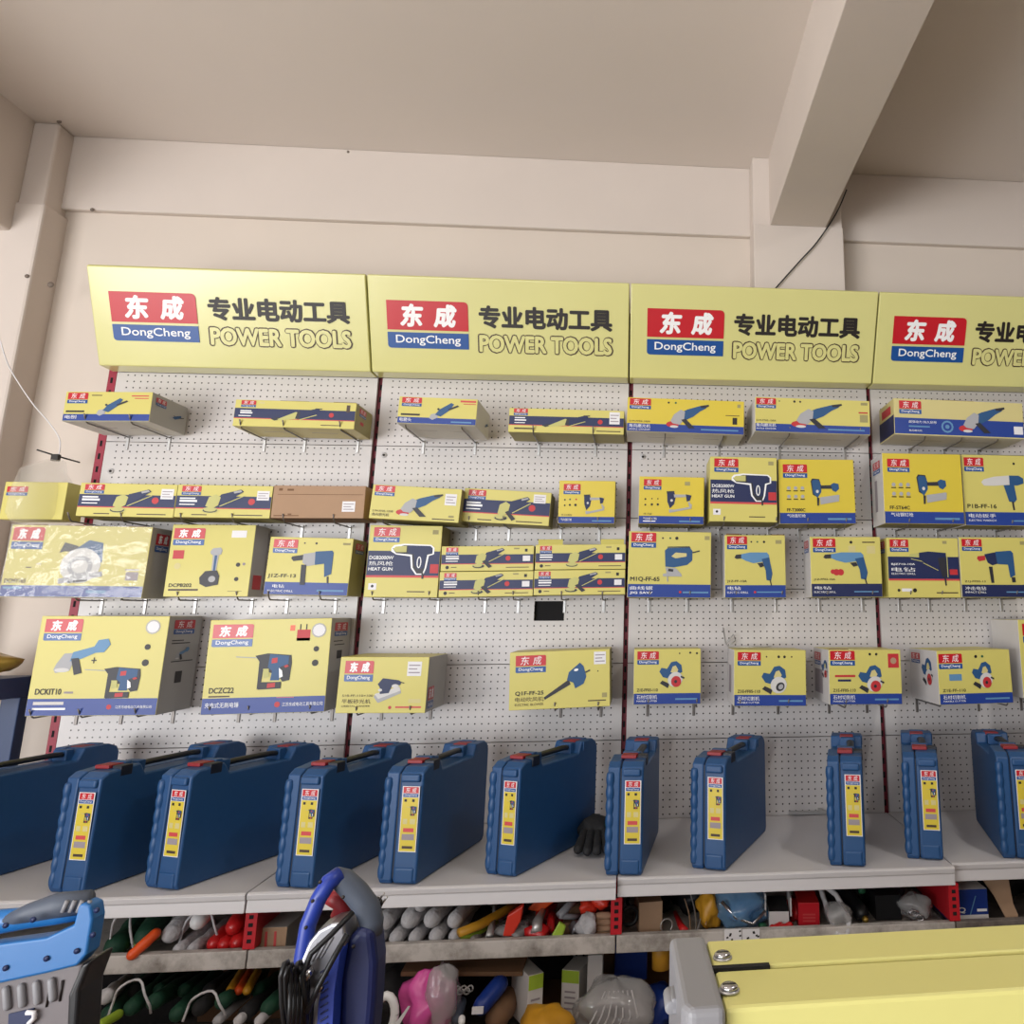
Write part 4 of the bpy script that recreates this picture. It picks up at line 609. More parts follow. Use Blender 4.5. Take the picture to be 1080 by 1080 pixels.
# ------------------------------------------------------------------ blue tool cases
def case(x, y, yaw, label, L=.485, W=.112, H=.318, sticker=True):
    """x,y = centre of the front end on the shelf"""
    t = thing('tool_case', (x, y, 0.001), label, 'case', 'blue plastic tool cases on the shelf', (0, 0, yaw))
    def prof(inset=0, h=H):
        i = inset; n0, n1 = L*.27, L*.73; dip = h-.034
        P = [(i, .012+i), (.008+i, i), (L-.012-i, i), (L-i, .012+i), (L-i, h-.03-i), (L-.012-i, h-.01-i), (L*.93, h-i), (n1+.02, h-i), (n1, dip-i), (n0, dip-i), (n0-.02, h-.004-i), (.03+i, h-.012-i), (.006+i, h-.026-i)]
        return P
    s0 = -W/2+W*.36
    b = MB(); b.prism(prof(), -W/2, s0-.0015, 'case_blue')
    P = []; R = []
    for k in range(61):
        P.append((-W/2+.0075, .009, .012+k*(H-.05)/60)); R.append(.0104+.0028*abs(math.sin(math.pi*k*7/60)))
    b.tube(P, R, 'case_blue', 12)
    b.build('case_shell', t, .005, 3)
    b = MB(); b.prism(prof(), s0+.0015, W/2, 'case_blue'); b.box((s0+.006, -.0035, .004), (W/2-.008, .01, .045), 'case_blue'); b.box((s0+.006, -.0035, H-.05), (W/2-.008, .01, H-.028), 'case_blue')
    lid = b.build('case_lid', t, .006, 3)
    b = MB(); b.prism(prof(.004), s0-.002, s0+.002, 'case_dark'); b.build('seam', t)
    for y0 in (.055, L-.115):
        b = MB(); b.box((-.022, y0, H-.009), (.024, y0+.05, H+.001), 'case_red'); b.box((-.024, y0+.052, H-.012), (.028, y0+.075, H+.003), 'case_blue'); b.box((.026, y0+.01, H-.03), (.034+W*.2, y0+.05, H-.001), 'case_dark' if y0 < .2 else 'case_blue')
        b.build('latch', t, .002)
    b = MB(); n0, n1 = L*.27, L*.73
    b.tube([(.008, n0-.01, H-.022), (.012, n0+.02, H-.015), (.016, n0+.05, H-.012), (.016, n1-.05, H-.012), (.012, n1-.02, H-.015), (.008, n1+.01, H-.022)], .012, 'black_plastic', 10, flat=.7); hd = b.build('handle', t)
    for yy in (n0-.005, n1-.02):
        b = MB(); b.box((-.02, yy, H-.036), (.03, yy+.028, H-.001), 'case_blue'); b.build('handle_mount', hd, .003)
    if sticker:
        p = MB(); a0, a1, z0, z1 = s0+.014, W/2-.006, .085, .258; yy = -.0012
        p.poly([(a0, yy, z0), (a1, yy, z0), (a1, yy, z1), (a0, yy, z1)], 'sticker'); p.poly([(a0+.002, yy-.0003, z0+.002), (a1-.002, yy-.0003, z0+.002), (a1-.002, yy-.0003, z1-.03), (a0+.002, yy-.0003, z1-.03)], 'box_bright')
        logo(p, a0+.003, a1-.003, z1-.029, z1-.002, yy-.0006)
        for (u0, v0, u1, v1, m) in ((.15, .76, .3, .8, K_), (.6, .76, .75, .8, K_), (.2, .3, .8, .36, 'line_red'), (.15, .18, .85, .27, 'smudge'), (.2, .05, .8, .09, 'ink_brown'), (.15, .42, .4, .5, 'box_pale'), (.55, .42, .85, .5, 'box_pale')):
            p.poly([(a0+(a1-a0)*u0, yy-.0006, z0+(z1-z0)*v0), (a0+(a1-a0)*u1, yy-.0006, z0+(z1-z0)*v0), (a0+(a1-a0)*u1, yy-.0006, z0+(z1-z0)*v1), (a0+(a1-a0)*u0, yy-.0006, z0+(z1-z0)*v1)], m)
        icon(p, 'hammer', a0+(a1-a0)*.3, a0+(a1-a0)*.9, z0+(z1-z0)*.55, z0+(z1-z0)*.7, yy-.0007)
        p.build('label_sticker', lid)
    return t
def case_at(br, yaw_deg, label, W=.112, **k):
    a = math.radians(yaw_deg)   # clockwise from the board normal
    x = br[0]-math.cos(a)*W/2; y = br[1]+math.sin(a)*W/2
    return case(x, y, -a, label, W=W, **k)
case_at((-1.84, -.70), 14, 'blue plastic tool case at the far left whose front is outside the frame', L=.58)
case_at((-1.436, -.682), 15, 'blue tool case with the leftmost whole yellow label, in front of the far left case', L=.57)
case_at((-1.2, -.679), 22, 'blue tool case turned right, second whole label from the left, over the bay joint', L=.50)
case_at((-.833, -.705), 15, 'blue tool case directly behind the handle of the cut-off saw')
case_at((-.558, -.697), 12, 'blue tool case between the saw handle and the case beside the black glove')
case_at((-.292, -.659), 25, 'blue tool case strongly turned, standing directly left of the black glove', W=.1)
case_at((.071, -.682), 7, 'blue tool case nearly square-on, right of the black glove, over a red bracket', W=.106)
case_at((.314, -.668), 23, 'blue tool case turned right, standing alone in the middle of the third bay', W=.106)
case_at((.733, -.672), 15, 'narrow-looking blue tool case, second case of the third bay counted from the right', W=.106)
case_at((.986, -.632), 17, 'blue tool case at the right end of the third bay, beside the bent lip', W=.108)
case_at((1.285, -.655), 13, 'blue tool case with a small white sticker on its left side, near the right edge', W=.112)
case_at((1.56, -.64), 14, 'blue tool case at the right frame edge of which only the back corner shows')

# black glove
t = thing('work_glove', (-.082, -.39, .004), 'black work glove lying on the shelf between two blue cases', 'glove')
b = MB(); b.blob((0, .06, .045), (.05, .07, .042), 'soft_black', seed=3); b.build('palm', t)
for k, (a, L) in enumerate(((-.5, .09), (-.2, .11), (.08, .11), (.35, .1))):
    b = MB(); b.capsule((-.028+.02*k, .02, .05), (-.028+.02*k+math.sin(a)*.04, -L, .014), .015, 'soft_black', 10, .1); b.build('finger', t)
b = MB(); b.capsule((.035, .05, .05), (.06, -.03, .08), .014, 'dark_green', 10, .1); b.build('thumb', t)

mat('crack', rgb(120, 108, 98), .9)
mat('wall_brown', rgb(96, 86, 78), .9, noise=.1, nscale=2)
# ------------------------------------------------------------------ room
def struct(name, mb, bevel=0): return tag(mb.build(name, None, bevel), None, None, None, 'structure')
WY, CZ = .2, 2.775
b = MB(); b.box((-4.2, WY, -.8), (5.2, WY+.2, CZ), 'plaster'); struct('wall_back', b)
b = MB(); b.box((-2.52, WY-.03, 2.43), (.53, WY+.01, CZ), 'plaster_fine'); b.box((.94, WY-.03, 2.43), (5.2, WY+.01, CZ), 'plaster_fine'); struct('trim_1', b, .006)
b = MB(); b.box((.528, .06, -.8), (.935, WY+.01, 2.437), 'plaster_fine'); b.box((.528, .075, 2.43), (.935, WY+.01, CZ), 'plaster_fine'); struct('trim_2', b, .004)
b = MB(); b.box((.603, -8, 2.437), (.858, .08, CZ+.02), 'plaster_fine'); struct('trim_3', b, .004)
b = MB(); b.box((-2.9, .06, -.8), (-2.415, WY+.01, 2.40), 'plaster_fine'); b.box((-2.9, .075, 2.39), (-2.43, WY+.01, CZ), 'plaster_fine'); struct('trim_4', b, .01)
b = MB(); b.box((-2.9, -8, 2.27), (-2.525, .08, CZ+.02), 'plaster_fine'); struct('trim_5', b, .01)
b = MB(); b.box((-4.2, -8, CZ), (5.2, WY+.2, CZ+.2), 'ceiling'); struct('ceiling', b)
b = MB(); b.box((-6, -9, -.9), (6, WY+.2, -.8), 'floor_tile'); struct('floor', b)
b = MB(); b.box((-4.4, -2.0, -.8), (-4.2, WY+.2, CZ), 'plaster'); struct('wall_left', b)
b = MB(); b.box((5.0, -9, -.8), (5.2, WY+.2, CZ), 'wall_brown'); struct('wall_right', b)
b = MB(); b.box((1.2, -8.2, -.8), (5.2, -8, CZ), 'plaster'); b.box((-6, -8.2, 1.9), (1.2, -8, CZ), 'plaster'); struct('wall_front', b)

# pock marks on ceiling and wall
b = MB()
for u, v, r in ((62, 128, .009), (97, 221, .008), (28, 291, .008), (53, 300, .012), (367, 160, .006)):
    q = at(u, v, .056 if u < 70 else .165 if v > 200 else .168); b.tube([q, q+Vector((0, .004, 0))], r, 'crack', 10)
tag(b.build('trim_6'), None, None, None, 'structure')
# cables
c = bpy.data.curves.new
def cable(name, pts, r, m, label, cat='cable'):
    b = MB(); P = [Vector(p) for p in pts]; Q = []
    for i in range(len(P)-1):
        p0, p1, p2, p3 = P[max(i-1, 0)], P[i], P[i+1], P[min(i+2, len(P)-1)]
        for k in range(6):
            t = k/6; Q.append(.5*((2*p1)+(-p0+p2)*t+(2*p0-5*p1+4*p2-p3)*t*t+(-p0+3*p1-3*p2+p3)*t**3))
    Q.append(P[-1]); b.tube(Q, r, m, 8); return tag(b.build(name), label, cat)
cable('ceiling_cable', [at(893, 200, .03), at(882, 225, .04), at(862, 255, .045), at(843, 276, .045), at(818, 304, .045)], .0032, 'black_plastic', 'thin black cable hanging diagonally from the ceiling beam behind the third sign')
cable('thin_string', [at(-6, 335, -.1), at(4, 372, -.05), at(13, 393, .0), at(34, 425, .04), at(52, 446, .05), at(63, 464, .05), at(62, 481, .05)], .0022, 'sticker', 'pale thin cord running down the left wall to a nail', 'cord')
p = at(60, 481, .05)
t = thing('wall_nail', p, 'dark nail and clip in the left wall above the film-wrapped box', 'nail')
b = MB(); b.tube([(-.055, -.03, .018), (.0, .0, 0), (.02, .1, -.006)], .003, 'ink', 8); b.build('nail', t)
b = MB(); b.box((-.014, -.012, -.02), (.012, .006, .006), 'ink'); b.build('clip', t, .002)

# left rack with gold sacking and a blue frame
t = thing('steel_rack', (-2.165, -.03, -.8), 'dark blue steel rack standing at the far left edge behind the first case', 'rack')
b = MB(); b.box((.0, -.02, 0), (.062, .03, 1.26), 'rack_blue'); b.build('post', t, .003)
b = MB(); b.box((-.24, -.28, 1.26), (.062, .06, 1.33), 'rack_blue'); b.build('shelf', t, .003)
b = MB(); b.box((-.24, -.02, 0), (-.19, .03, 1.26), 'rack_blue'); b.build('post', t, .003)
b = MB(); b.blob((-2.24, -.14, .578), (.14, .1, .045), 'gold', 24, 12, .16, 5); tag(b.build('gold_sack'), 'folded golden cloth bundle lying on the dark blue rack at the left edge', 'cloth')

# ------------------------------------------------------------------ clutter on the lower shelf
Z1, Z2 = -.185, -.5
def P1(u, v, Y=-.6): return at(u, v, Y)
def one(name, mb, label, cat, group=None, bevel=0): return tag(mb.build(name, None, bevel), label, cat, group)
def roll(u, u2, r, m, label, name='glove_roll', Y=-.63, L=.32, z=None, cat='gloves', group=None, dz=.012, jit=.16, band=None):
    a = at(u, 985, Y); x0 = a.x; zz = (z if z is not None else Z1+r*.95)
    x1 = at(u2, 970, Y+L).x
    t = thing(name, (x0, Y, zz), label, cat, group)
    b = MB(); b.capsule((0, 0, 0), (x1-x0, L, dz), r, m, 14, jit); b.build('wrap' if not band else 'roll', t)
    if band:
        b = MB(); q = Vector((x1-x0, L, dz)); b.tube([q*.3, q*.36], r*1.07, band, 14); b.build('band', t)
    return t
def hoop(u0, u1, vt, Y, m, label, z0=Z1):
    a = at(u0, 985, Y).x; c_ = at(u1, 985, Y).x; top = at((u0+u1)/2, vt, Y).z; b = MB(); n = 14
    pts = [((a+c_)/2+(c_-a)/2*math.cos(math.pi*(1-k/n)), Y+.01*math.sin(k), z0+.004+(top-z0)*math.sin(math.pi*k/n)) for k in range(n+1)]
    b.tube(pts, .0032, m, 8); return tag(b.build('bag_rim'), label, 'bag')
hoop(114, 142, 963, -.62, 'gauze', 'pale arched rim of an open bag on the lower shelf, beside the blue handle')
hoop(188, 232, 962, -.6, 'gauze', 'pale arched rim around the white rolls on the lower shelf')
roll(150, 200, .028, 'dark_green', 'dark green rolled tarpaulin on the lower shelf between the two arched rims', 'tarpaulin_roll', L=.4, cat='roll', z=Z1+.05, dz=.05)
roll(120, 150, .03, 'dark_green', 'dark green lumpy bundle inside the leftmost arched rim', 'green_bundle', L=.2, cat='bundle')
b = MB(); b.capsule((0, 0, 0), (.05, .05, .055), .014, 'orange', 10, .1); o = one('orange_tool', b, 'orange grip poking over the lower shelf lip at the left', 'tool'); q = at(134, 1012, -.68); o.location = q
b = MB(); b.capsule((0, 0, 0), (.04, .1, .012), .016, 'lime', 10); o = one('green_tool', b, 'pale green rounded grip by the leftmost arched rim', 'tool'); q = at(140, 998, -.6); o.location = q
roll(176, 222, .024, 'gauze', 'thick grey glove bundle in front of the second arched rim', L=.26, z=Z1+.055, dz=.04)
roll(204, 240, .022, 'white_ink', 'white plastic roll on top of grey bundles by the second arched rim', 'white_roll', L=.22, cat='roll', z=Z1+.085, dz=.03)
roll(188, 226, .018, 'gauze', 'small grey roll under the white plastic roll, left', L=.2, group='grey glove bundles at the left')
roll(202, 242, .017, 'gauze', 'small grey roll under the white plastic roll, right', L=.2, group='grey glove bundles at the left')
for k, (u, u2, z, r, lab) in enumerate(((224, 258, .03, .02, 'red plastic-wrapped tool, left of the red heap'), (236, 262, .028, .02, 'red plastic-wrapped tool in the middle of the red heap'), (250, 270, .03, .022, 'red plastic-wrapped tool right of the red heap, by the red bracket'), (244, 262, .07, .022, 'red plastic-wrapped tool on top of the red heap'))):
    roll(u, u2, r, 'red_plastic', lab, 'red_packet', L=.2, z=Z1+z, cat='packet', group='red packets on the lower shelf', jit=.3)
def sbox(name, u0, u1, vt, Y, d, m, label, faces=None, z=Z1, rz=0, cat='box', extra=None, h=None, rx=0):
    a = at(u0, vt, Y); c_ = at(u1, vt, Y); w = c_.x-a.x; hh = h if h else a.z-z
    t = thing(name, ((a.x+c_.x)/2, Y, z+.001), label, cat, None, (rx, 0, rz))
    b = MB(); b.box((-w/2, 0, 0), (w/2, d, hh), m, faces=faces); b.build('carton', t, .0015)
    if extra:
        e = MB(); extra(e, w, hh); e.build('print', t)
    return t
def pr_brick(e, w, h):
    for k in range(5): e.poly([(-w*.4+w*.16*k, -.001, h*.1), (-w*.3+w*.16*k, -.001, h*.1), (-w*.34+w*.16*k, -.001, h*.85), (-w*.42+w*.16*k, -.001, h*.85)], 'line_red' if k % 2 else 'kraft')
sbox('small_carton', 273, 303, 979, -.62, .22, 'kraft', 'small tan carton with red print on the lower shelf, right of the first red bracket', dict(top='box_grey', right='box_grey'), extra=pr_brick)
G1 = 'grey knitted glove bundles right of the cut-off saw'
for k, (u, u2, z, r, lab) in enumerate(((396, 430, .024, .022, 'lowest at the far left'), (416, 450, .026, .021, 'second from left in the bottom layer'), (436, 470, .024, .02, 'third in the bottom layer'), (458, 490, .026, .022, 'fourth in the bottom layer, knobbly'), (478, 505, .024, .018, 'rightmost of the bottom layer'),
    (402, 440, .07, .026, 'in the upper layer at the far left'), (428, 466, .072, .026, 'second of the upper layer'), (452, 484, .07, .024, 'third of the upper layer'), (476, 512, .066, .022, 'right end of the upper layer'), (440, 470, .11, .018, 'topmost, just under the shelf lip'))):
    roll(u, u2, r, 'gauze', 'grey glove bundle %s of the pile' % lab, L=.3, z=Z1+z, group=G1, dz=.01)
def tool(name, pts, r, m, label, cat='tool', tip=None, tipm='steel'):
    t = thing(name, pts[0], label, cat); o = Vector(pts[0]); b = MB(); b.tube([Vector(p)-o for p in pts], r, m, 10, flat=.8); b.build('handle', t)
    if tip:
        b = MB(); b.tube([Vector(p)-o for p in tip], r*.6 if not isinstance(r, list) else r[-1]*.6, tipm, 8); b.build('blade', t)
    return t
tool('hand_saw', [at(484, 984, -.64), at(505, 976, -.6), at(530, 962, -.5), at(548, 950, -.42)], [.014, .016, .015, .012], 'amber', 'amber handled tool lying diagonally right of the grey glove pile', tip=[at(548, 950, -.42), at(560, 944, -.3)])
tool('file_tool', [at(478, 992, -.62), at(500, 986, -.58), at(524, 972, -.5)], [.01, .011, .008], 'lime', 'yellow-green handled tool under the amber handle', tip=[at(524, 972, -.5), at(540, 962, -.4)])
tool('file_tool', [at(495, 998, -.65), at(500, 990, -.6), at(512, 982, -.5)], .011, 'gauze', 'short pale handle at the lip below the yellow-green tool')
tool('screwdriver', [at(516, 988, -.62), at(520, 970, -.55)], [.011, .009], 'steel', 'small bright metal tool standing left of the orange pouch', tip=[at(520, 970, -.55), at(522, 955, -.5)])
def plate_obj(name, pts, Y, th, m, label, cat): 
    q = [at(u, v, Y) for u, v in pts]; o0 = q[0]; b = MB(); b.prism([((p-o0).x, (p-o0).z) for p in q], 0, th, m, 'y'); o = b.build(name, None, .004); o.location = o0; return tag(o, label, cat)
plate_obj('plastic_pouch', [(530, 988), (535, 966), (552, 955), (549, 972), (540, 988)], -.62, .03, 'orange_red', 'bright orange-red pouch standing open right of the small metal tool', 'pouch')
b = MB(); b.blob((0, 0, 0), (.05, .05, .02), 'grey_film', 18, 10, .2, 4); o = one('clear_pouch', b, 'crumpled clear pouch around the foot of the orange-red pouch', 'pouch'); o.location = at(542, 991, -.57); o.location.z = Z1+.022
plate_obj('orange_scraper', [(556, 960), (566, 950), (583, 945), (584, 952), (570, 962)], -.55, .02, 'orange', 'orange plastic blade just under the shelf lip', 'scraper')
tool('putty_knife', [at(566, 984, -.62), at(567, 972, -.6), at(573, 960, -.55)], [.017, .015, .009], 'steel', 'silver rounded spoon-shaped tool below the orange blade')
tool('pry_tool', [at(580, 982, -.6), at(582, 964, -.54)], [.012, .011], 'red_plastic', 'dark red upright tool beside the silver spoon-shaped tool', 'tool')
b = MB(); b.blob((0, 0, 0), (.035, .03, .022), 'red_plastic', 14, 9, .25, 8); o = one('red_bag', b, 'small wine red bag low on the shelf beneath the dark red handle', 'bag'); o.location = at(567, 994, -.6); o.location.z = Z1+.024
plate_obj('yellow_tag', [(580, 990), (590, 972), (597, 977), (592, 992)], -.64, .012, 'lime', 'yellow printed tag standing at the lip', 'tag')
b = MB(); b.box((-.02, 0, 0), (.02, .05, .03), 'kraft_dark'); o = one('brown_box', b, 'small dark brown box directly behind the yellow tag', 'box', None, .002); o.location = (at(600, 990, -.55).x, -.56, Z1+.001)
tool('grey_clamp', [at(590, 966, -.58), at(600, 955, -.55), at(610, 948, -.5)], .013, 'machine_grey', 'grey plier clamp with a folded handle near the lip', tip=[at(590, 966, -.58), at(605, 967, -.56), at(616, 965, -.5)], tipm='machine_grey')
for k, (u, v) in enumerate(((620, 956), (634, 951))):
    b = MB(); b.blob((0, 0, 0), (.026, .026, .02), 'orange_red', 14, 9, .2, k); o = one('orange_packet', b, 'glossy orange-red lump, %s of the pair above the paper rolls' % ['left', 'right'][k], 'packet', 'orange-red packets above the tan rolls'); o.location = at(u, v, -.55)
for k in range(4):
    v = 966+6.5*k; b = MB(); b.capsule((-.024, 0, 0), (.026, .0, 0), .0105, 'kraft', 12); o = one('paper_roll', b, 'tan paper roll, %s of the stack left of the red bracket' % ['top', 'second', 'third', 'bottom'][k], 'roll', 'tan paper rolls'); o.location = (at(636, 970, -.6).x, -.6, at(636, v, -.6).z)
b = MB(); b.blob((0, 0, 0), (.028, .03, .036), 'gauze', 16, 10, .2, 3); o = one('grey_bundle', b, 'grey fluffy bundle left of the tan paper rolls', 'bundle'); o.location = (at(620, 975, -.6).x, -.61, Z1+.038)
def ring(name, u, v, Y, R, r, m, label, cat='ring', rx=1.2):
    b = MB(); b.tube([(R*math.cos(a*math.pi/8), 0, R*math.sin(a*math.pi/8)) for a in range(17)], r, m, 8, cap=False); o = one(name, b, label, cat); o.location = at(u, v, Y); o.rotation_euler = (0, 0, .3); return o
ring('black_coil', 664, 966, -.58, .024, .006, 'black_plastic', 'black coiled ring right of the red bracket', 'coil')
ring('metal_ring', 703, 976, -.6, .018, .002, 'steel', 'thin metal ring right of the brown carton on the lower shelf')
ring('black_coil', 668, 950, -.45, .02, .005, 'black_plastic', 'smaller dark coil just under the shelf, above the black ring', 'coil')
sbox('brown_carton', 674, 699, 952, -.58, .12, 'kraft', 'plain brown cardboard carton upright on the lower shelf', dict(top='kraft_dark', right='kraft_dark'), rz=.12)
tool('pink_tool', [at(712, 962, -.5), at(718, 976, -.58), at(722, 982, -.62)], [.006, .01, .013], 'red_plastic', 'pinkish red trigger tool between the metal ring and thin wires')
for k, (u0, v0, u1, v1, m) in enumerate(((722, 948, 728, 982, 'kraft'), (728, 942, 734, 982, 'steel'), (742, 944, 735, 982, 't_grey'), (750, 945, 744, 975, 'kraft'))):
    cable('thin_wire', [at(u0, v0, -.5), at((u0+u1)/2+2, (v0+v1)/2, -.55), at(u1, v1, -.62)], .002, m if m in MATS else 'steel', 'thin upright wire, %s of the four between pink tool and yellow bag' % ['first', 'second', 'third', 'fourth'][k], 'wire')
b = MB(); b.blob((0, 0, 0), (.035, .04, .05), 'amber', 18, 12, .2, 5); o = one('yellow_bag', b, 'mustard yellow bag left of the blue plastic film', 'bag'); o.location = (at(748, 965, -.55).x, -.56, Z1+.055)
t = thing('film_packet', (at(780, 960, -.55).x, -.56, Z1+.06), 'crumpled transparent blue plastic film packet in the third bay', 'packet')
b = MB(); b.blob((0, 0, 0), (.085, .06, .06), 'blue_film', 26, 16, .16, 9); b.build('film_wrap', t)
b = MB(); b.blob((.01, .0, -.01), (.055, .035, .035), 'sheet_blue', 18, 10, .1, 2); b.build('contents', t)
b = MB(); b.tube([(-.06, -.05, .03), (-.02, -.066, -.01), (.03, -.062, -.03), (.07, -.05, .0)], .005, 'chrome', 8); b.build('silver_fold', t)
def price(e, w, h): e.poly([(-w*.3, -.001, h*.3), (w*.3, -.001, h*.3), (w*.3, -.001, h*.34), (-w*.3, -.001, h*.34)], 'smudge')
t = sbox('open_carton', 811, 832, 962, -.6, .14, 'void', 'open white carton with a dark inside, right of the blue film', dict(front='box_white', left='box_white', right='box_white'), rz=-.1)
b = MB(); b.box((-.042, 0, 0), (-.038, .14, .06), 'box_white'); b.box((.034, 0, 0), (.038, .14, .05), 'box_white'); b.build('raised_flap', t, loc=(0, 0, .04))
sbox('red_carton', 842, 864, 953, -.6, .16, 'logo_red', 'red carton with faint lettering on the lower shelf', dict(top='red_plastic'), rz=-.08, extra=lambda e, w, h: [e.poly([(-w*.3, -.001, h*z), (w*.3, -.001, h*z), (w*.3, -.001, h*(z+.06)), (-w*.3, -.001, h*(z+.06))], 'line_red') for z in (.3, .42, .54)])
for k, u in enumerate((818, 828)):
    b = MB(); b.capsule((-.02, 0, 0), (.025, .02, .004), .012, 'red_plastic', 10, .2); o = one('red_band', b, 'small red strap end %s under the open white carton' % ['left', 'right'][k], 'strap'); o.location = (at(u, 980, -.62).x, -.63, Z1+.016+.0*k)
# blister handle
t = thing('blister_pack', (at(880, 962, -.6).x, -.62, Z1+.02), 'clear blister pack with a triangular pale handle hanging over the lip', 'packet')
b = MB(); b.tube([(-.03, .1, .09), (-.02, .02, .03), (-.008, -.045, -.012), (.02, -.05, -.014), (.035, -.02, .02), (.01, .03, .07), (-.03, .1, .09)], .008, 'gauze', 10); b.build('handle_loop', t)
b = MB(); b.blob((.005, .0, .03), (.04, .05, .03), 'grey_film', 18, 10, .1, 6); b.build('blister', t)
t = thing('torch', (at(912, 970, -.6).x, -.6, Z1+.03), 'black torch-like tool with brass end facing out, beside a dark carton', 'tool')
b = MB(); b.capsule((0, 0, 0), (-.03, .18, .03), .024, 'black_plastic', 14); b.build('body', t)
b = MB(); b.tube([(0, -.004, -.004), (.002, -.016, -.006)], [.011, .006], 'gold', 12); b.build('brass_tip', t)
b = MB(); b.capsule((-.06, 0, .01), (-.06, .15, .04), .02, 'soft_black', 12, .2); o = one('black_bundle', b, 'dark bundle with gold flecks between the blister pack and the torch', 'bundle'); o.location = (at(912, 970, -.6).x, -.58, Z1+.016)
b = MB(); b.blob((0, 0, 0), (.012, .012, .01), 't_green', 12, 8); o = one('green_stopper', b, 'small bright green cap just under the shelf lip in the third bay', 'stopper'); o.location = at(909, 939, -.52)
b = MB(); b.blob((0, 0, 0), (.014, .012, .012), 't_green', 12, 8); o = one('green_stopper', b, 'dark green cap right of the blue film packet', 'stopper'); o.location = (at(804, 975, -.6).x, -.6, Z1+.014)
sbox('dark_carton', 923, 950, 945, -.55, .16, 'black_plastic', 'black carton standing right of the torch-like tool', None)
t = thing('chain_bundle', (at(968, 960, -.58).x, -.58, Z1+.012), 'tangle of chromed chain in a clear bag beside the last red bracket', 'chain')
for k in range(9):
    b = MB(); c0 = Vector((random.uniform(-.05, .03), random.uniform(-.04, .05), random.uniform(0, .03))); ax = random.uniform(0, 3)
    b.tube([c0+Vector((.012*math.cos(a*math.pi/5)*math.cos(ax), .012*math.cos(a*math.pi/5)*math.sin(ax), .008*math.sin(a*math.pi/5))) for a in range(11)], .0022, 'chrome', 6, cap=False); b.build('link', t)
b = MB(); b.blob((0, .02, .03), (.05, .05, .035), 'grey_film', 18, 10, .2, 7); b.build('clear_bag', t)
def pr_eq(e, w, h):
    e.poly([(-w*.5+.001, -.001, .001), (w*.5-.001, -.001, .001), (w*.5-.001, -.001, h*.25), (-w*.5+.001, -.001, h*.25)], 'box_white')
    text(e, 'EQ', -w*.44, -w*.1, h*.3, h*.48, -.0016, 'white_ink', .02)
    e.poly([(w*.0, -.001, h*.25), (w*.03, -.001, h*.25), (w*.2, -.001, h*.8), (w*.17, -.001, h*.8)], 't_sky')
    e.poly([(w*.2, -.0013, h*.34), (w*.46, -.0013, h*.34), (w*.46, -.0013, h*.42), (w*.2, -.0013, h*.42)], 'white_ink')
t = sbox('blue_carton', 1001, 1041, 939, -.6, .16, 'deep_blue', 'blue and white printed carton right of the last red bracket', dict(top='box_white'), extra=pr_eq)
t = thing('torn_cardboard', (at(1052, 965, -.58).x, -.6, Z1+.002), 'torn brown cardboard piece leaning at the right end of the lower shelf', 'cardboard', None, (-.35, 0, -.2))
b = MB(); b.prism([(-.05, .13), (-.03, .15), (.04, .14), (.045, .05), (.055, .02), (.05, 0), (.02, .005), (-.01, .07)], 0, .006, 'kraft', 'y'); b.build('sheet', t)
b = MB(); b.box((1.05, -.64, Z1-.0), (1.2, -.60, Z1+.004), 'steel'); one('metal_strip', b, 'bright metal strip lying at the front edge below the torn cardboard', 'strip')
for k, (u, z) in enumerate(((766, 0), (785, 0))):
    q = at(773+k*19, 987, -.667); b = MB(); b.box((-.025, -.003, -.018), (.025, 0, .018), 'sticker'); 
    for j in range(6): b.poly([(x_+dx, -.0036, z_+dz) for x_, z_ in [(random.uniform(-.02, .02), random.uniform(-.012, .01))] for dx, dz in ((0, 0), (.006, .001), (.005, .006), (-.001, .004))], 'ink')
    o = one('price_tag', b, 'white speckled price tag on the lower lip, %s of two' % ['left', 'right'][k], 'tag', 'price tags on the lower lip'); o.location = q
for k in range(7):
    pass

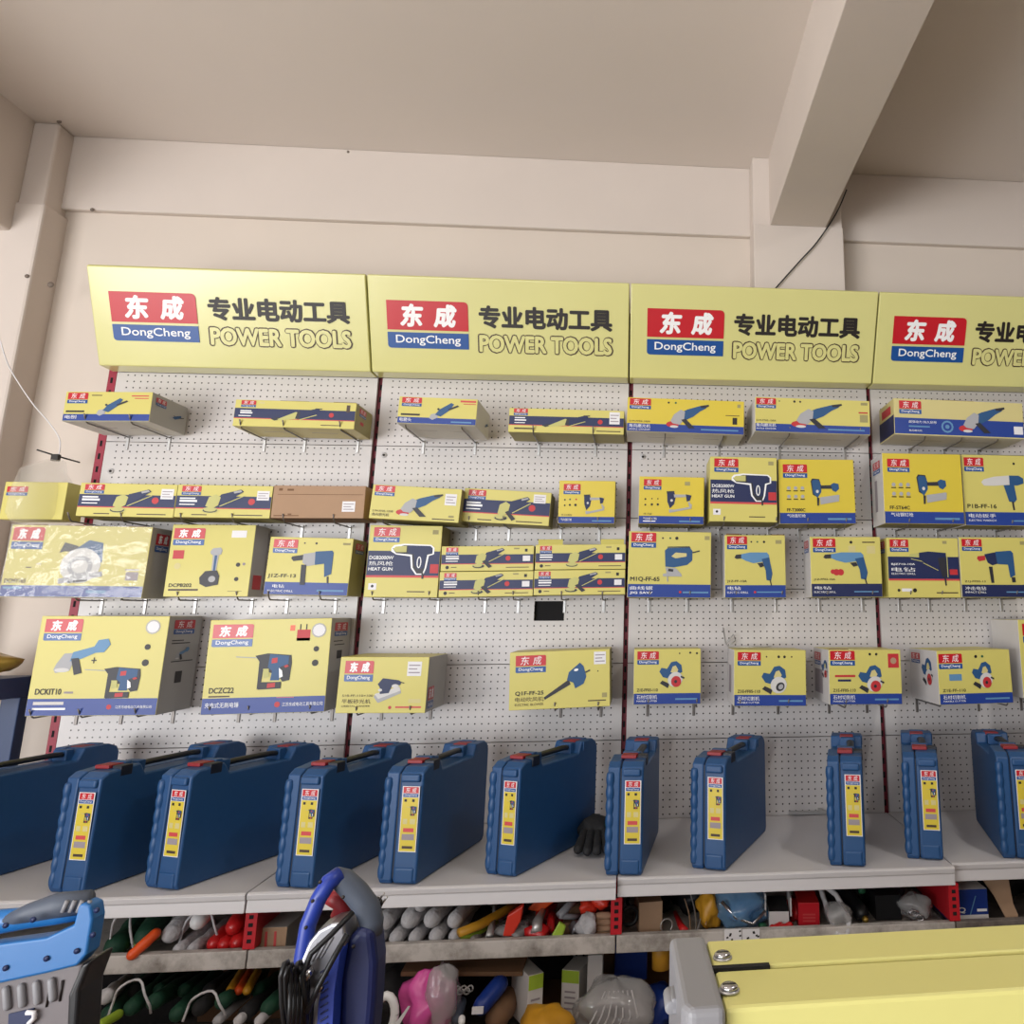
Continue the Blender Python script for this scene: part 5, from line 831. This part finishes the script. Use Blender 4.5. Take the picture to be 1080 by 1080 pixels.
FILL = [
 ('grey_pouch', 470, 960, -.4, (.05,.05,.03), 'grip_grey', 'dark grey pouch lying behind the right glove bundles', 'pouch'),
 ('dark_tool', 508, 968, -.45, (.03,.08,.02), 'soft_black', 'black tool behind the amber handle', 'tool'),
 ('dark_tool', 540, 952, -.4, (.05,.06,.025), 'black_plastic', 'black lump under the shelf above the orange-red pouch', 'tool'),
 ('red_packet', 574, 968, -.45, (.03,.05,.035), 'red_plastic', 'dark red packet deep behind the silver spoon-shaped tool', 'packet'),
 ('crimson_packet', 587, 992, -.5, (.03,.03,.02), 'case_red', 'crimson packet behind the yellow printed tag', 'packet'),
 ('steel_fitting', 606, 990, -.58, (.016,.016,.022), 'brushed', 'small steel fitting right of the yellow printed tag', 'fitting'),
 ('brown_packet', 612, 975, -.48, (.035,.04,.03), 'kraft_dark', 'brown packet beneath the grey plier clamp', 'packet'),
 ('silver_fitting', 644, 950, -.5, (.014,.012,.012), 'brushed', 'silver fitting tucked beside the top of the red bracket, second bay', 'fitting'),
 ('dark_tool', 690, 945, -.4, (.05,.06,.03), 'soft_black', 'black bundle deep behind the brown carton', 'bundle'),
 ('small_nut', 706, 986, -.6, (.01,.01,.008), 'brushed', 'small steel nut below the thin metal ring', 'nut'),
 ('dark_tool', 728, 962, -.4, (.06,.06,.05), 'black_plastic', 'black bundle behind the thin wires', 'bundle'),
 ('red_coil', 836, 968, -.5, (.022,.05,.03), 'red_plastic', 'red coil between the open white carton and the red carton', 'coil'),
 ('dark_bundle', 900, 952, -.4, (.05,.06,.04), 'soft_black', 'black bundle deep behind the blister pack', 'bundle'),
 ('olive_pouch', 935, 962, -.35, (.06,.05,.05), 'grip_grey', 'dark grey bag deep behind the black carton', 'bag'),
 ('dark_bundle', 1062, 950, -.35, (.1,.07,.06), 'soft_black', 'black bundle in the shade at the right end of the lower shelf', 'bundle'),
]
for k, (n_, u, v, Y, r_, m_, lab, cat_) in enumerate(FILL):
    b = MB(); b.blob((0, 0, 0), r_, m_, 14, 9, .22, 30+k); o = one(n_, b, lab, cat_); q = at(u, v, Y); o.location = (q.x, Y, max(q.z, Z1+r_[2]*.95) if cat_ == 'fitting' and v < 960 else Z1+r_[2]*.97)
# ------------------------------------------------------------------ base deck clutter
def broll(u, v, u2, v2, r, m, label, Y=-.66, L=.3, name='brush_bundle', cat='bundle', group=None, jit=.15):
    a = at(u, v, Y); c_ = at(u2, v2, Y+L); t = thing(name, a, label, cat, group)
    b = MB(); b.capsule((0, 0, 0), c_-a, r, m, 12, jit); b.build('roll', t); return t
G2 = 'dark green bundles on the base deck'
places = ['first from the left', 'second from the left', 'third from the left', 'fourth from the left', 'fifth from the left', 'sixth from the left', 'seventh from the left', 'rightmost']
for k in range(8):
    u = 112+k*24; broll(u, 1072-(k % 3)*7, u+46, 1030-(k % 2)*4, .021, 'dark_green' if k not in (4, 6) else 'soft_black', 'dark bundle under the first bay, %s in the front layer' % places[k], group=G2, L=.34)
for k in range(6):
    u = 140+k*26; broll(u, 1046, u+36, 1022, .018, 'dark_green' if k % 3 else 'soft_black', 'dark green bundle of the raised back layer on the base deck, %s' % places[k], Y=-.55, group=G2, L=.3)
broll(110, 1052, 135, 1034, .02, 'gauze', 'pale grey bundle end at the far left of the base deck', name='grey_bundle')
broll(101, 1084, 128, 1068, .012, 'lime', 'lime green strip at the bottom left beside the blue tool body', name='green_strip', Y=-.75, L=.1, cat='strip')
hoop(126, 168, 1036, -.68, 'gauze', 'grey arched rim low at the left over the dark bundles', Z2+.2)
hoop(204, 246, 1048, -.68, 'gauze', 'lower grey arched rim in the middle of the dark bundles', Z2+.18)
for k in range(3): broll(242+k*9, 1046, 256+k*8, 1024, .012, 'orange' if k == 1 else 'amber', 'brown-orange brush handle end, %s of three under the first bay' % ['left', 'middle', 'right'][k], Y=-.6, L=.2, name='hand_brush', cat='brush', group='brown-orange brushes', jit=.05)
for k in range(3): broll(228+k*22, 1078, 262+k*20, 1048, .013, 'gauze' if k else 't_grey', 'long grey stick, %s of three left of the cable coil' % ['left', 'middle', 'right'][k], Y=-.7, L=.3, name='grey_stick', cat='stick', group='grey sticks', jit=.04)
b = MB(); b.blob((0, 0, 0), (.09, .1, .09), 'soft_black', 22, 14, .12, 2); o = one('black_bag', b, 'black bag on the base deck right of the cut-off saw', 'bag'); o.location = at(420, 1048, -.5)
b = MB(); b.box((-.17, 0, 0), (.17, .25, .012), 'kraft_dark'); o = one('flat_cardboard', b, 'flat dark brown cardboard lying below the lower shelf in the second bay', 'cardboard', None, .002); o.location = at(487, 1030, -.6); o.rotation_euler = (.1, .04, 0)
t = thing('pink_packet', at(450, 1062, -.66), 'pink and clear plastic packet on the base deck, second bay', 'packet')
b = MB(); b.blob((0, .02, 0), (.07, .06, .085), 'pink', 22, 14, .18, 11); b.build('pink_wrap', t)
b = MB(); b.blob((.04, .0, .02), (.05, .055, .085), 'grey_film', 20, 12, .15, 3); b.build('clear_wrap', t)
b = MB(); b.box((-.04, -.055, -.10), (.0, -.05, -.045), 'sticker'); b.build('label_card', t)
t = thing('tape_dispenser', at(406, 1070, -.72), 'white oval tape dispenser beside the pink packet', 'dispenser')
b = MB(); b.tube([(.032*math.cos(a*math.pi/8)*(.8), .0, .045*math.sin(a*math.pi/8)) for a in range(17)], .011, 'white_ink', 10, cap=False); b.build('frame', t)
b = MB(); b.tube([(-.05, .02, -.03), (-.03, .02, .02)], .018, 'pink', 12); b.build('tape_roll', t)
b = MB(); b.prism([(.0, -.06), (.06, .02), (.066, .02), (.02, -.06)], -.01, -.006, 'sticker', 'y'); b.build('paper_slip', t)
t = thing('silver_chain', at(486, 1046, -.62), 'small silver chain tangle above a grey handle in the second bay', 'chain')
for k in range(6):
    b = MB(); c0 = Vector((-.02+.009*k, 0, .006*(k % 2))); b.tube([c0+Vector((.008*math.cos(a*math.pi/5), .003*math.sin(a), .008*math.sin(a*math.pi/5))) for a in range(11)], .0022, 'steel', 6, cap=False); b.build('link', t)
broll(480, 1078, 488, 1054, .014, 'grip_grey', 'dark grey tool handle under the silver chain', name='grey_tool', Y=-.68, L=.1, cat='tool', jit=.05)
broll(487, 1080, 487, 1072, .009, 'white_ink', 'short white tip in front of the dark grey tool handle', name='white_marker', Y=-.74, L=.03, cat='marker', jit=.02)
t = thing('blue_bottle', at(502, 1068, -.68), 'dark blue glossy bottle lying with a pale label, base deck of the second bay', 'bottle')
b = MB(); b.capsule((0, 0, 0), (.06, .1, .045), .024, 'deep_blue', 14, .03); b.build('body', t); b = MB(); b.box((-.008, -.02, .004), (.022, -.012, .02), 'sticker'); b.build('label', t)
broll(520, 1080, 540, 1048, .034, 'kraft_dark', 'rounded brown-orange pouch right of the blue bottle', name='brown_pouch', Y=-.66, L=.16, cat='pouch', jit=.1)
def bulb(e, w, h):
    e.poly([(-w*.5+.001, -.001, h*.72), (w*.5-.001, -.001, h*.72), (w*.5-.001, -.001, h-.001), (-w*.5+.001, -.001, h-.001)], 'lime')
    for k in range(4): e.poly([(-w*.3, -.0013, h*(.15+.12*k)), (w*.3, -.0013, h*(.15+.12*k)), (w*.3, -.0013, h*(.19+.12*k)), (-w*.3, -.0013, h*(.19+.12*k))], 'smudge')
def bulb_low(e, w, h):
    e.poly([(-w*.5+.001, -.001, .001), (w*.5-.001, -.001, .001), (w*.5-.001, -.001, h*.16), (-w*.5+.001, -.001, h*.16)], 'lime')
    e.poly([(w*.3, -.001, h*.2), (w*.42, -.001, h*.2), (w*.42, -.001, h*.5), (w*.3, -.001, h*.5)], 't_red')
zA = at(570, 1062, -.66).z
b = MB(); b.box((0, 0, 0), (.34, .34, .10), 'kraft_dark'); o = one('stock_carton', b, 'dark brown stock carton carrying the small lamp boxes on the base deck', 'box', None, .003); o.location = (at(552, 1060, -.66).x, -.64, Z2+.001)
zT = Z2+.1
sbox('lamp_box', 557, 574, 1028, -.62, .13, 'box_white', 'white lamp box with lime top, front left of three under the second bay', dict(right='box_grey', top='box_grey'), z=zT, rz=.5, extra=bulb)
sbox('lamp_box', 592, 612, 1024, -.56, .1, 'box_white', 'tilted white and lime lamp box between the other two', dict(right='box_grey', top='box_grey'), z=zT, rz=-.3, extra=bulb)
sbox('lamp_box', 620, 636, 1008, -.56, .07, 'box_white', 'tall narrow lamp box with lime foot and red mark, right of three', dict(top='box_grey'), z=zT, extra=bulb_low)
b = MB(); b.blob((0, 0, 0), (.07, .08, .04), 'amber', 18, 10, .12, 6); o = one('orange_pouch', b, 'orange-yellow pouch at the bottom edge below the lamp boxes', 'pouch'); o.location = at(574, 1080, -.72)
t = thing('film_bundle', at(650, 1062, -.64), 'large sheaf of creased clear film on the base deck, left of the yellow machine', 'film')
b = MB(); b.blob((0, 0, 0), (.11, .09, .075), 'grey_film', 30, 16, .12, 14); b.build('film', t)
b = MB(); b.blob((.02, .03, -.02), (.09, .07, .055), 'smudge', 22, 12, .1, 1); b.build('contents', t)
for k in range(7):
    b = MB(); b.tube([(-.09+.022*k, -.075, -.04), (-.06+.02*k, -.085, .01), (-.03+.012*k, -.05, .06)], .0025, 'gauze', 6); b.build('crease', t)
b = MB(); b.box((-.05, 0, 0), (.05, .1, .1), 'deep_blue'); o = one('dark_blue_box', b, 'dark blue box in shade under the third bay, above the clear film', 'box', None, .003); o.location = at(665, 1034, -.45)
b = MB(); b.tube([(0, 0, 0), (0, 0, .05), (0, 0, .065)], [.026, .026, .014], 'amber', 16); o = one('yellow_jar', b, 'small yellow-brown jar beside the grey corner of the yellow machine', 'jar'); o.location = at(697, 1021, -.6)
b = MB(); b.blob((0, 0, 0), (.06, .07, .06), 'deep_blue', 18, 10, .15, 12); o = one('blue_bundle', b, 'dark blue bundle low beside the yellow machine', 'bundle'); o.location = at(694, 1062, -.55)

for k, (x_, w_, h_) in enumerate(((-1.9, .55, .24), (-1.3, .6, .2), (-.66, .5, .26), (-.1, .5, .22), (.45, .5, .25), (1.0, .6, .22))):
    b = MB(); b.box((0, 0, 0), (w_, .2, h_), 'kraft_dark' if k % 2 else 'soft_black'); o = one('shade_block', b, 'dark block added for shade at the very back of the base deck, %s from the left' % ['first', 'second', 'third', 'fourth', 'fifth', 'sixth'][k], 'box', 'dark blocks added for shade behind the base deck', .003); o.location = (x_, -.24, Z2+.001)  # dark blocks added to stand in for the gloom behind the clutter
# ------------------------------------------------------------------ foreground: added worktop and machines
b = MB(); b.box((-3.0, -2.75, .02), (3.0, -1.86, .06), 'kraft_dark'); b.box((-2.96, -2.7, -.78), (2.96, -1.9, .02), 'kraft_dark'); ct = thing('unseen_counter', (0, 0, 0), 'unseen brown worktop added to carry the machines and shade the low shelves', 'unseen_counter'); b.build('worktop', ct, .004)  # worktop added out of view, widened to keep daylight off the low shelves
for x_ in (-2.92, 2.92):
    for y_ in (-2.66, -1.94): q = MB(); q.box((x_-.03, y_-.03, -.8), (x_+.03, y_+.03, -.78), 'kraft_dark'); q.build('leg', ct, .003)

# yellow machine
ZT = .415
a0 = atz(745, 992, ZT); a1 = atz(1100, 973, ZT); c0 = atz(760, 1062, ZT)
vx = (a1-a0); vx.z = 0; ang = math.atan2(vx.y, vx.x); Wd = (c0-a0).length
t = thing('yellow_machine', (a0.x, a0.y, 0), 'large pale yellow sheet-metal machine with grey corner and two bolts, right foreground', 'machine', None, (0, 0, ang))
m1, m2 = -Wd*.47, -Wd
b = MB(); b.box((0, m1+.0015, ZT-.02), (.85, 0, ZT), 'machine_yellow'); b.build('top_flange', t, .003)
b = MB(); b.box((0, m2, .0611), (.85, m1-.0015, ZT-.001), 'machine_yellow'); b.build('front_cover', t, .004)
b = MB(); b.box((.002, m1+.0015, .0611), (.85, -.004, ZT-.022), 'machine_yellow'); b.build('body', t, .003)
b = MB(); b.box((-.002, m1-.003, ZT-.003), (.052, m1+.004, ZT+.0012), 'void'); b.build('slot', t)
for (u, v) in ((762, 1007), (769, 1041)):
    q = atz(u, v, ZT+.003); r_ = Matrix.Rotation(-ang, 3, 'Z') @ Vector((q.x-a0.x, q.y-a0.y, 0))
    b = MB(); b.tube([(0, 0, 0), (0, 0, .0015)], .0092, 'steel', 20); b.tube([(0, 0, .0015), (0, 0, .004), (0, 0, .0055)], [.0078, .0078, .006], 'chrome', 16); b.box((-.006, -.0009, .0054), (.006, .0009, .0059), 'ink'); b.build('bolt', t, loc=(r_.x, r_.y, ZT))
gl = atz(706, 993, ZT); gw = abs((Matrix.Rotation(-ang, 3, 'Z') @ Vector((gl.x-a0.x, gl.y-a0.y, 0))).x)
b = MB(); b.prism([(-gw, .004), (-.001, .004), (-.001, m2+.005), (-.001, m2-.012), (-gw*.85, m2-.012), (-gw, m2)], ZT-.09, ZT+.004, 'machine_grey', 'z'); b.build('corner_cap', t, .006, 3)
b = MB(); b.box((-gw*.9, m2-.006, .0615), (-.002, .0, ZT-.095), 'machine_grey'); b.build('side_panel', t, .006, 3)
for y_ in (m1*.9, m2*.95):
    b = MB(); b.tube([(-gw-.004, y_, ZT-.02), (-gw-.004, y_-.028, ZT-.022)], .006, 'machine_grey', 12); b.box((-gw-.004, y_-.028, ZT-.027), (-gw+.01, y_, ZT-.014), 'machine_grey'); b.build('hinge', t, .002)
b = MB(); b.tube([(-gw*.45, m2-.013, ZT-.045), (-gw*.45, m2-.016, ZT-.045)], .006, 'ink', 12); b.build('lock_hole', t)

# cut-off saw in the centre
Yc = -2.05
def L_(u, v, dy=0): return at(u, v, Yc+dy)
o0 = Vector((L_(345, 1000).x, Yc, .0615))
t = thing('cutoff_saw', o0, 'blue cut-off saw with dark grip, silver guard and coiled black cord, in the foreground', 'saw')
def lp(lst): return [L_(*q)-o0 for q in lst]
b = MB(); b.tube(lp([(318, 1062, -.02), (319, 1010, -.02), (325, 975, -.02), (336, 948, -.02), (347, 930, -.02), (358, 923, -.01)]), [.010, .010, .010, .010, .0105, .011], 'machine_blue', 14, flat=1.0); b.build('front_handle_arm', t)
b = MB(); b.tube(lp([(352, 923, -.01), (362, 928, -.005), (376, 942, 0), (388, 958, .0), (392, 972, 0), (391, 985, 0)]), [.011, .0145, .0155, .0155, .015, .014], 'grip_grey', 16, flat=1.0); b.build('grip', t)
b = MB(); b.tube(lp([(345, 946, .02), (356, 948, .02), (362, 958, .02), (352, 968, .02)]), [.008, .012, .012, .006], 'case_red', 12); b.build('trigger', t)
q = lp([(362, 1095, 0), (364, 1020, 0), (372, 985, 0), (383, 972, 0), (398, 975, 0), (402, 1010, 0), (400, 1050, 0), (396, 1095, 0)])
b = MB(); b.prism([(p.x, max(p.z, .001)) for p in q], -.02, .03, 'machine_navy', 'y'); b.build('motor_housing', t, .009, 3)
q = lp([(346, 1095, 0), (350, 1040, 0), (358, 1005, 0), (368, 985, 0), (372, 990, 0), (366, 1030, 0), (363, 1095, 0)])
b = MB(); b.prism([(p.x, max(p.z, .001)) for p in q], -.045, .03, 'machine_blue', 'y')
for k in range(11):
    g = lp([(352, 1080-7*k, 0), (360, 1075-7*k, 0)]); b.tube([Vector((g[0].x, -.0455, max(g[0].z, .01))), Vector((g[1].x, -.0455, max(g[1].z, .01)))], .0013, 'machine_navy', 6)
b.build('vent_cover', t, .004, 3)
cc = L_(372, 1085, .0)-o0; R_ = (cc-(L_(330, 985)-o0)).length
pr = [(p.x, max(p.z, .002)) for p in lp([(372, 964, 0), (358, 965, 0), (345, 972, 0), (335, 984, 0), (327, 1002, 0), (323, 1025, 0), (321, 1050, 0), (320, 1095, 0)])]
pin = [(p.x, max(p.z, .002)) for p in lp([(348, 1095, 0), (352, 1045, 0), (360, 1008, 0), (374, 985, 0)])]
b = MB(); b.prism(pr+pin, -.03, .015, 'brushed', 'y'); b.build('blade_guard', t, .004, 3)
b = MB()
for k in range(4): g = lp([(333+k*5, 1006-2*k, 0), (345+k*5, 985-2*k, 0)]); b.tube([Vector((p.x, -.0305, p.z)) for p in g], .0016, 'machine_grey', 6)
b.build('guard_ribs', t)
for u, v in ((325, 1026), (340, 1038)):
    q = L_(u, v, -.035)-o0; b = MB(); b.tube([q+Vector((0, -.01, 0)), q+Vector((0, .012, 0))], .006, 'chrome', 6); b.build('hex_bolt', t)
for u, v in ((338, 930), (330, 950), (323, 978), (362, 946), (373, 998)):
    q = L_(u, v, -.036)-o0; b = MB(); b.tube([q, q+Vector((0, -.002, 0))], .0022, 'ink', 10); b.build('screw', t)
b = MB(); b.tube(lp([(372, 962, -.03), (350, 985, -.05), (328, 1006, -.055), (318, 1030, -.06), (322, 1050, -.06), (322, 1082, -.05)]), .0035, 'black_plastic', 8); b.tube(lp([(366, 985, -.05), (352, 1010, -.06), (336, 1040, -.065), (324, 1068, -.065)]), .0035, 'black_plastic', 8); b.build('power_cord', t)
b = MB()
for k in range(7):
    uu = 299+k*4.6; dy = -.09+.012*k
    b.tube(lp([(uu+2, 1090, dy), (uu-2, 1060, dy), (uu-3, 1030, dy-.01), (uu+1, 1016+3*(k%3), dy-.01), (uu+4, 1014+3*(k%3), dy), (uu+7, 1028, dy+.01), (uu+7, 1060, dy), (uu+5, 1090, dy)]), .0028, 'black_plastic', 8)
b.build('cord_coil', t)
b = MB(); b.capsule(L_(391, 949, .02)-o0, L_(402, 958, .02)-o0, .009, 'black_plastic', 10); b.build('plug', t)
b = MB(); b.tube(lp([(399, 951, .02), (405, 942, .01)]), .0014, 'steel', 6); b.tube(lp([(402, 955, .02), (408, 946, .01)]), .0014, 'steel', 6); b.build('plug_pins', t)

# blue handled case-like machine at the left
Yl = -2.0
def M_(u, v, dy=0): return at(u, v, Yl+dy)
o0 = Vector((M_(50, 1000).x, Yl, .0615))
t = thing('ribbed_machine', o0, 'grey ribbed machine body with a bright blue carrying handle, lower left foreground', 'machine')
def ml(lst): return [M_(*q)-o0 for q in lst]
b = MB(); q = ml([(-20, 996, 0), (0, 991, 0), (60, 983, 0), (88, 970, 0), (93, 950, 0), (98, 947, 0), (106, 950, 0), (108, 964, 0), (102, 1000, 0), (92, 1012, 0), (60, 1020, 0), (0, 1033, 0), (-20, 1036, 0)])
b.prism([(p.x, p.z) for p in q], -.02, .008, 'handle_blue', 'y'); b.build('handle_frame', t, .006, 3)
b = MB(); b.tube(ml([(-22, 978, .005), (0, 972, .005), (30, 968, .005), (60, 964, .005), (94, 959, .005)]), [.012, .0115, .010, .010, .009], 'handle_blue', 14, flat=1.3); b.build('lower_grip', t)
b = MB(); b.tube(ml([(6, 971, 0), (30, 963, 0), (60, 955, 0), (95, 951, 0)]), [.006, .010, .013, .012], 'grip_grey', 14, flat=1.2)
for k in range(4): uu = 66+k*8; b.tube(ml([(uu, 962, -.013), (uu+5, 950, -.013)]), .0028, 'machine_grey', 8)
b.build('grip', t)
for u, v in ((6, 976), (35, 970), (102, 960), (98, 986), (81, 1003), (49, 1011), (6, 1021)):
    q = M_(u, v, -.021)-o0; b = MB(); b.tube([q+Vector((0, .001, 0)), q+Vector((0, -.0012, 0))], .0034, 't_navy', 12); b.build('screw_hole', t)
q = ml([(-20, 1034, 0), (60, 1018, 0), (94, 1012, 0), (88, 1050, 0), (82, 1100, 0), (-20, 1100, 0)])
b = MB(); b.prism([(p.x, max(p.z, .0)) for p in q], -.012, .02, 'body_grey', 'y')
for k in range(4):
    g = ml([(6+k*16, 1040-k*3, -.014), (8+k*16, 1066-k*3, -.014)]); b.tube(g, .0045, 'machine_grey', 10)
b.build('ribbed_body', t, .006, 3)
q = ml([(94, 1012, 0), (104, 1008, 0), (92, 1040, 0), (88, 1100, 0), (78, 1100, 0), (80, 1045, 0)])
b = MB(); b.prism([(p.x, max(p.z, 0)) for p in q], -.016, .035, 'black_plastic', 'y'); b.build('rubber_edge', t, .004, 3)
b = MB()
for (u, v, u2, v2) in ((53, 1038, 49, 1062), (66, 1034, 63, 1056)):
    b.tube(ml([(u, v, -.0135), (u2, v2, -.0125)]), .0014, 'ink', 8)
b.build('vent_slots', t)
q = ml([(18, 1064, 0), (44, 1058, 0), (40, 1100, 0), (16, 1100, 0)])
b = MB(); b.prism([(p.x, max(p.z, .002)) for p in q], -.0145, -.012, 't_navy', 'y'); b.tube(ml([(28, 1068, -.017), (36, 1068, -.017), (36, 1074, -.017), (30, 1080, -.017)]), .003, 'sticker', 8); b.build('badge', t)

# ------------------------------------------------------------------ light
w = bpy.data.worlds.new('world'); S.world = w; w.use_nodes = True
w.node_tree.nodes['Background'].inputs[0].default_value = (.80, .90, 1, 1); w.node_tree.nodes['Background'].inputs[1].default_value = .13
def area(name, loc, target, sx_, sy_, e, col=(1, 1, 1)):
    l = bpy.data.lights.new(name, 'AREA'); l.shape = 'RECTANGLE'; l.size = sx_; l.size_y = sy_; l.energy = e; l.color = col
    o = bpy.data.objects.new(name, l); COL.objects.link(o); o.location = loc
    o.rotation_euler = (Vector(target)-Vector(loc)).to_track_quat('-Z', 'Y').to_euler(); return o
area('doorway_daylight', (-2.6, -7.6, 1.2), (-.3, 0, .9), 3.4, 2.4, 165, (.9, .95, 1))
area('window_daylight', (-4.15, -5.6, .2), (.2, -1.2, 2.3), 2.8, 2.0, 265, (.99, .98, .98))
for x_ in (-3.7, -.7, 2.35):
    area('ceiling_lamp', (x_, -5.6, 2.70), (x_, -4.6, 0), 1.1, .12, 6, (1, .95, .88))
area('ceiling_lamp', (-1.2, -2.6, 2.72), (-1.2, -2.6, 0), 1.1, .12, 8, (1, .97, .92))
area('ceiling_lamp', (1.6, -2.3, 2.72), (1.4, -2.3, 0), 1.1, .12, 20, (1, .98, .95))
S.view_settings.view_transform = 'Standard'; S.view_settings.look = 'None'; S.view_settings.gamma = 1; S.view_settings.exposure = 0; S.view_settings.use_curve_mapping = False
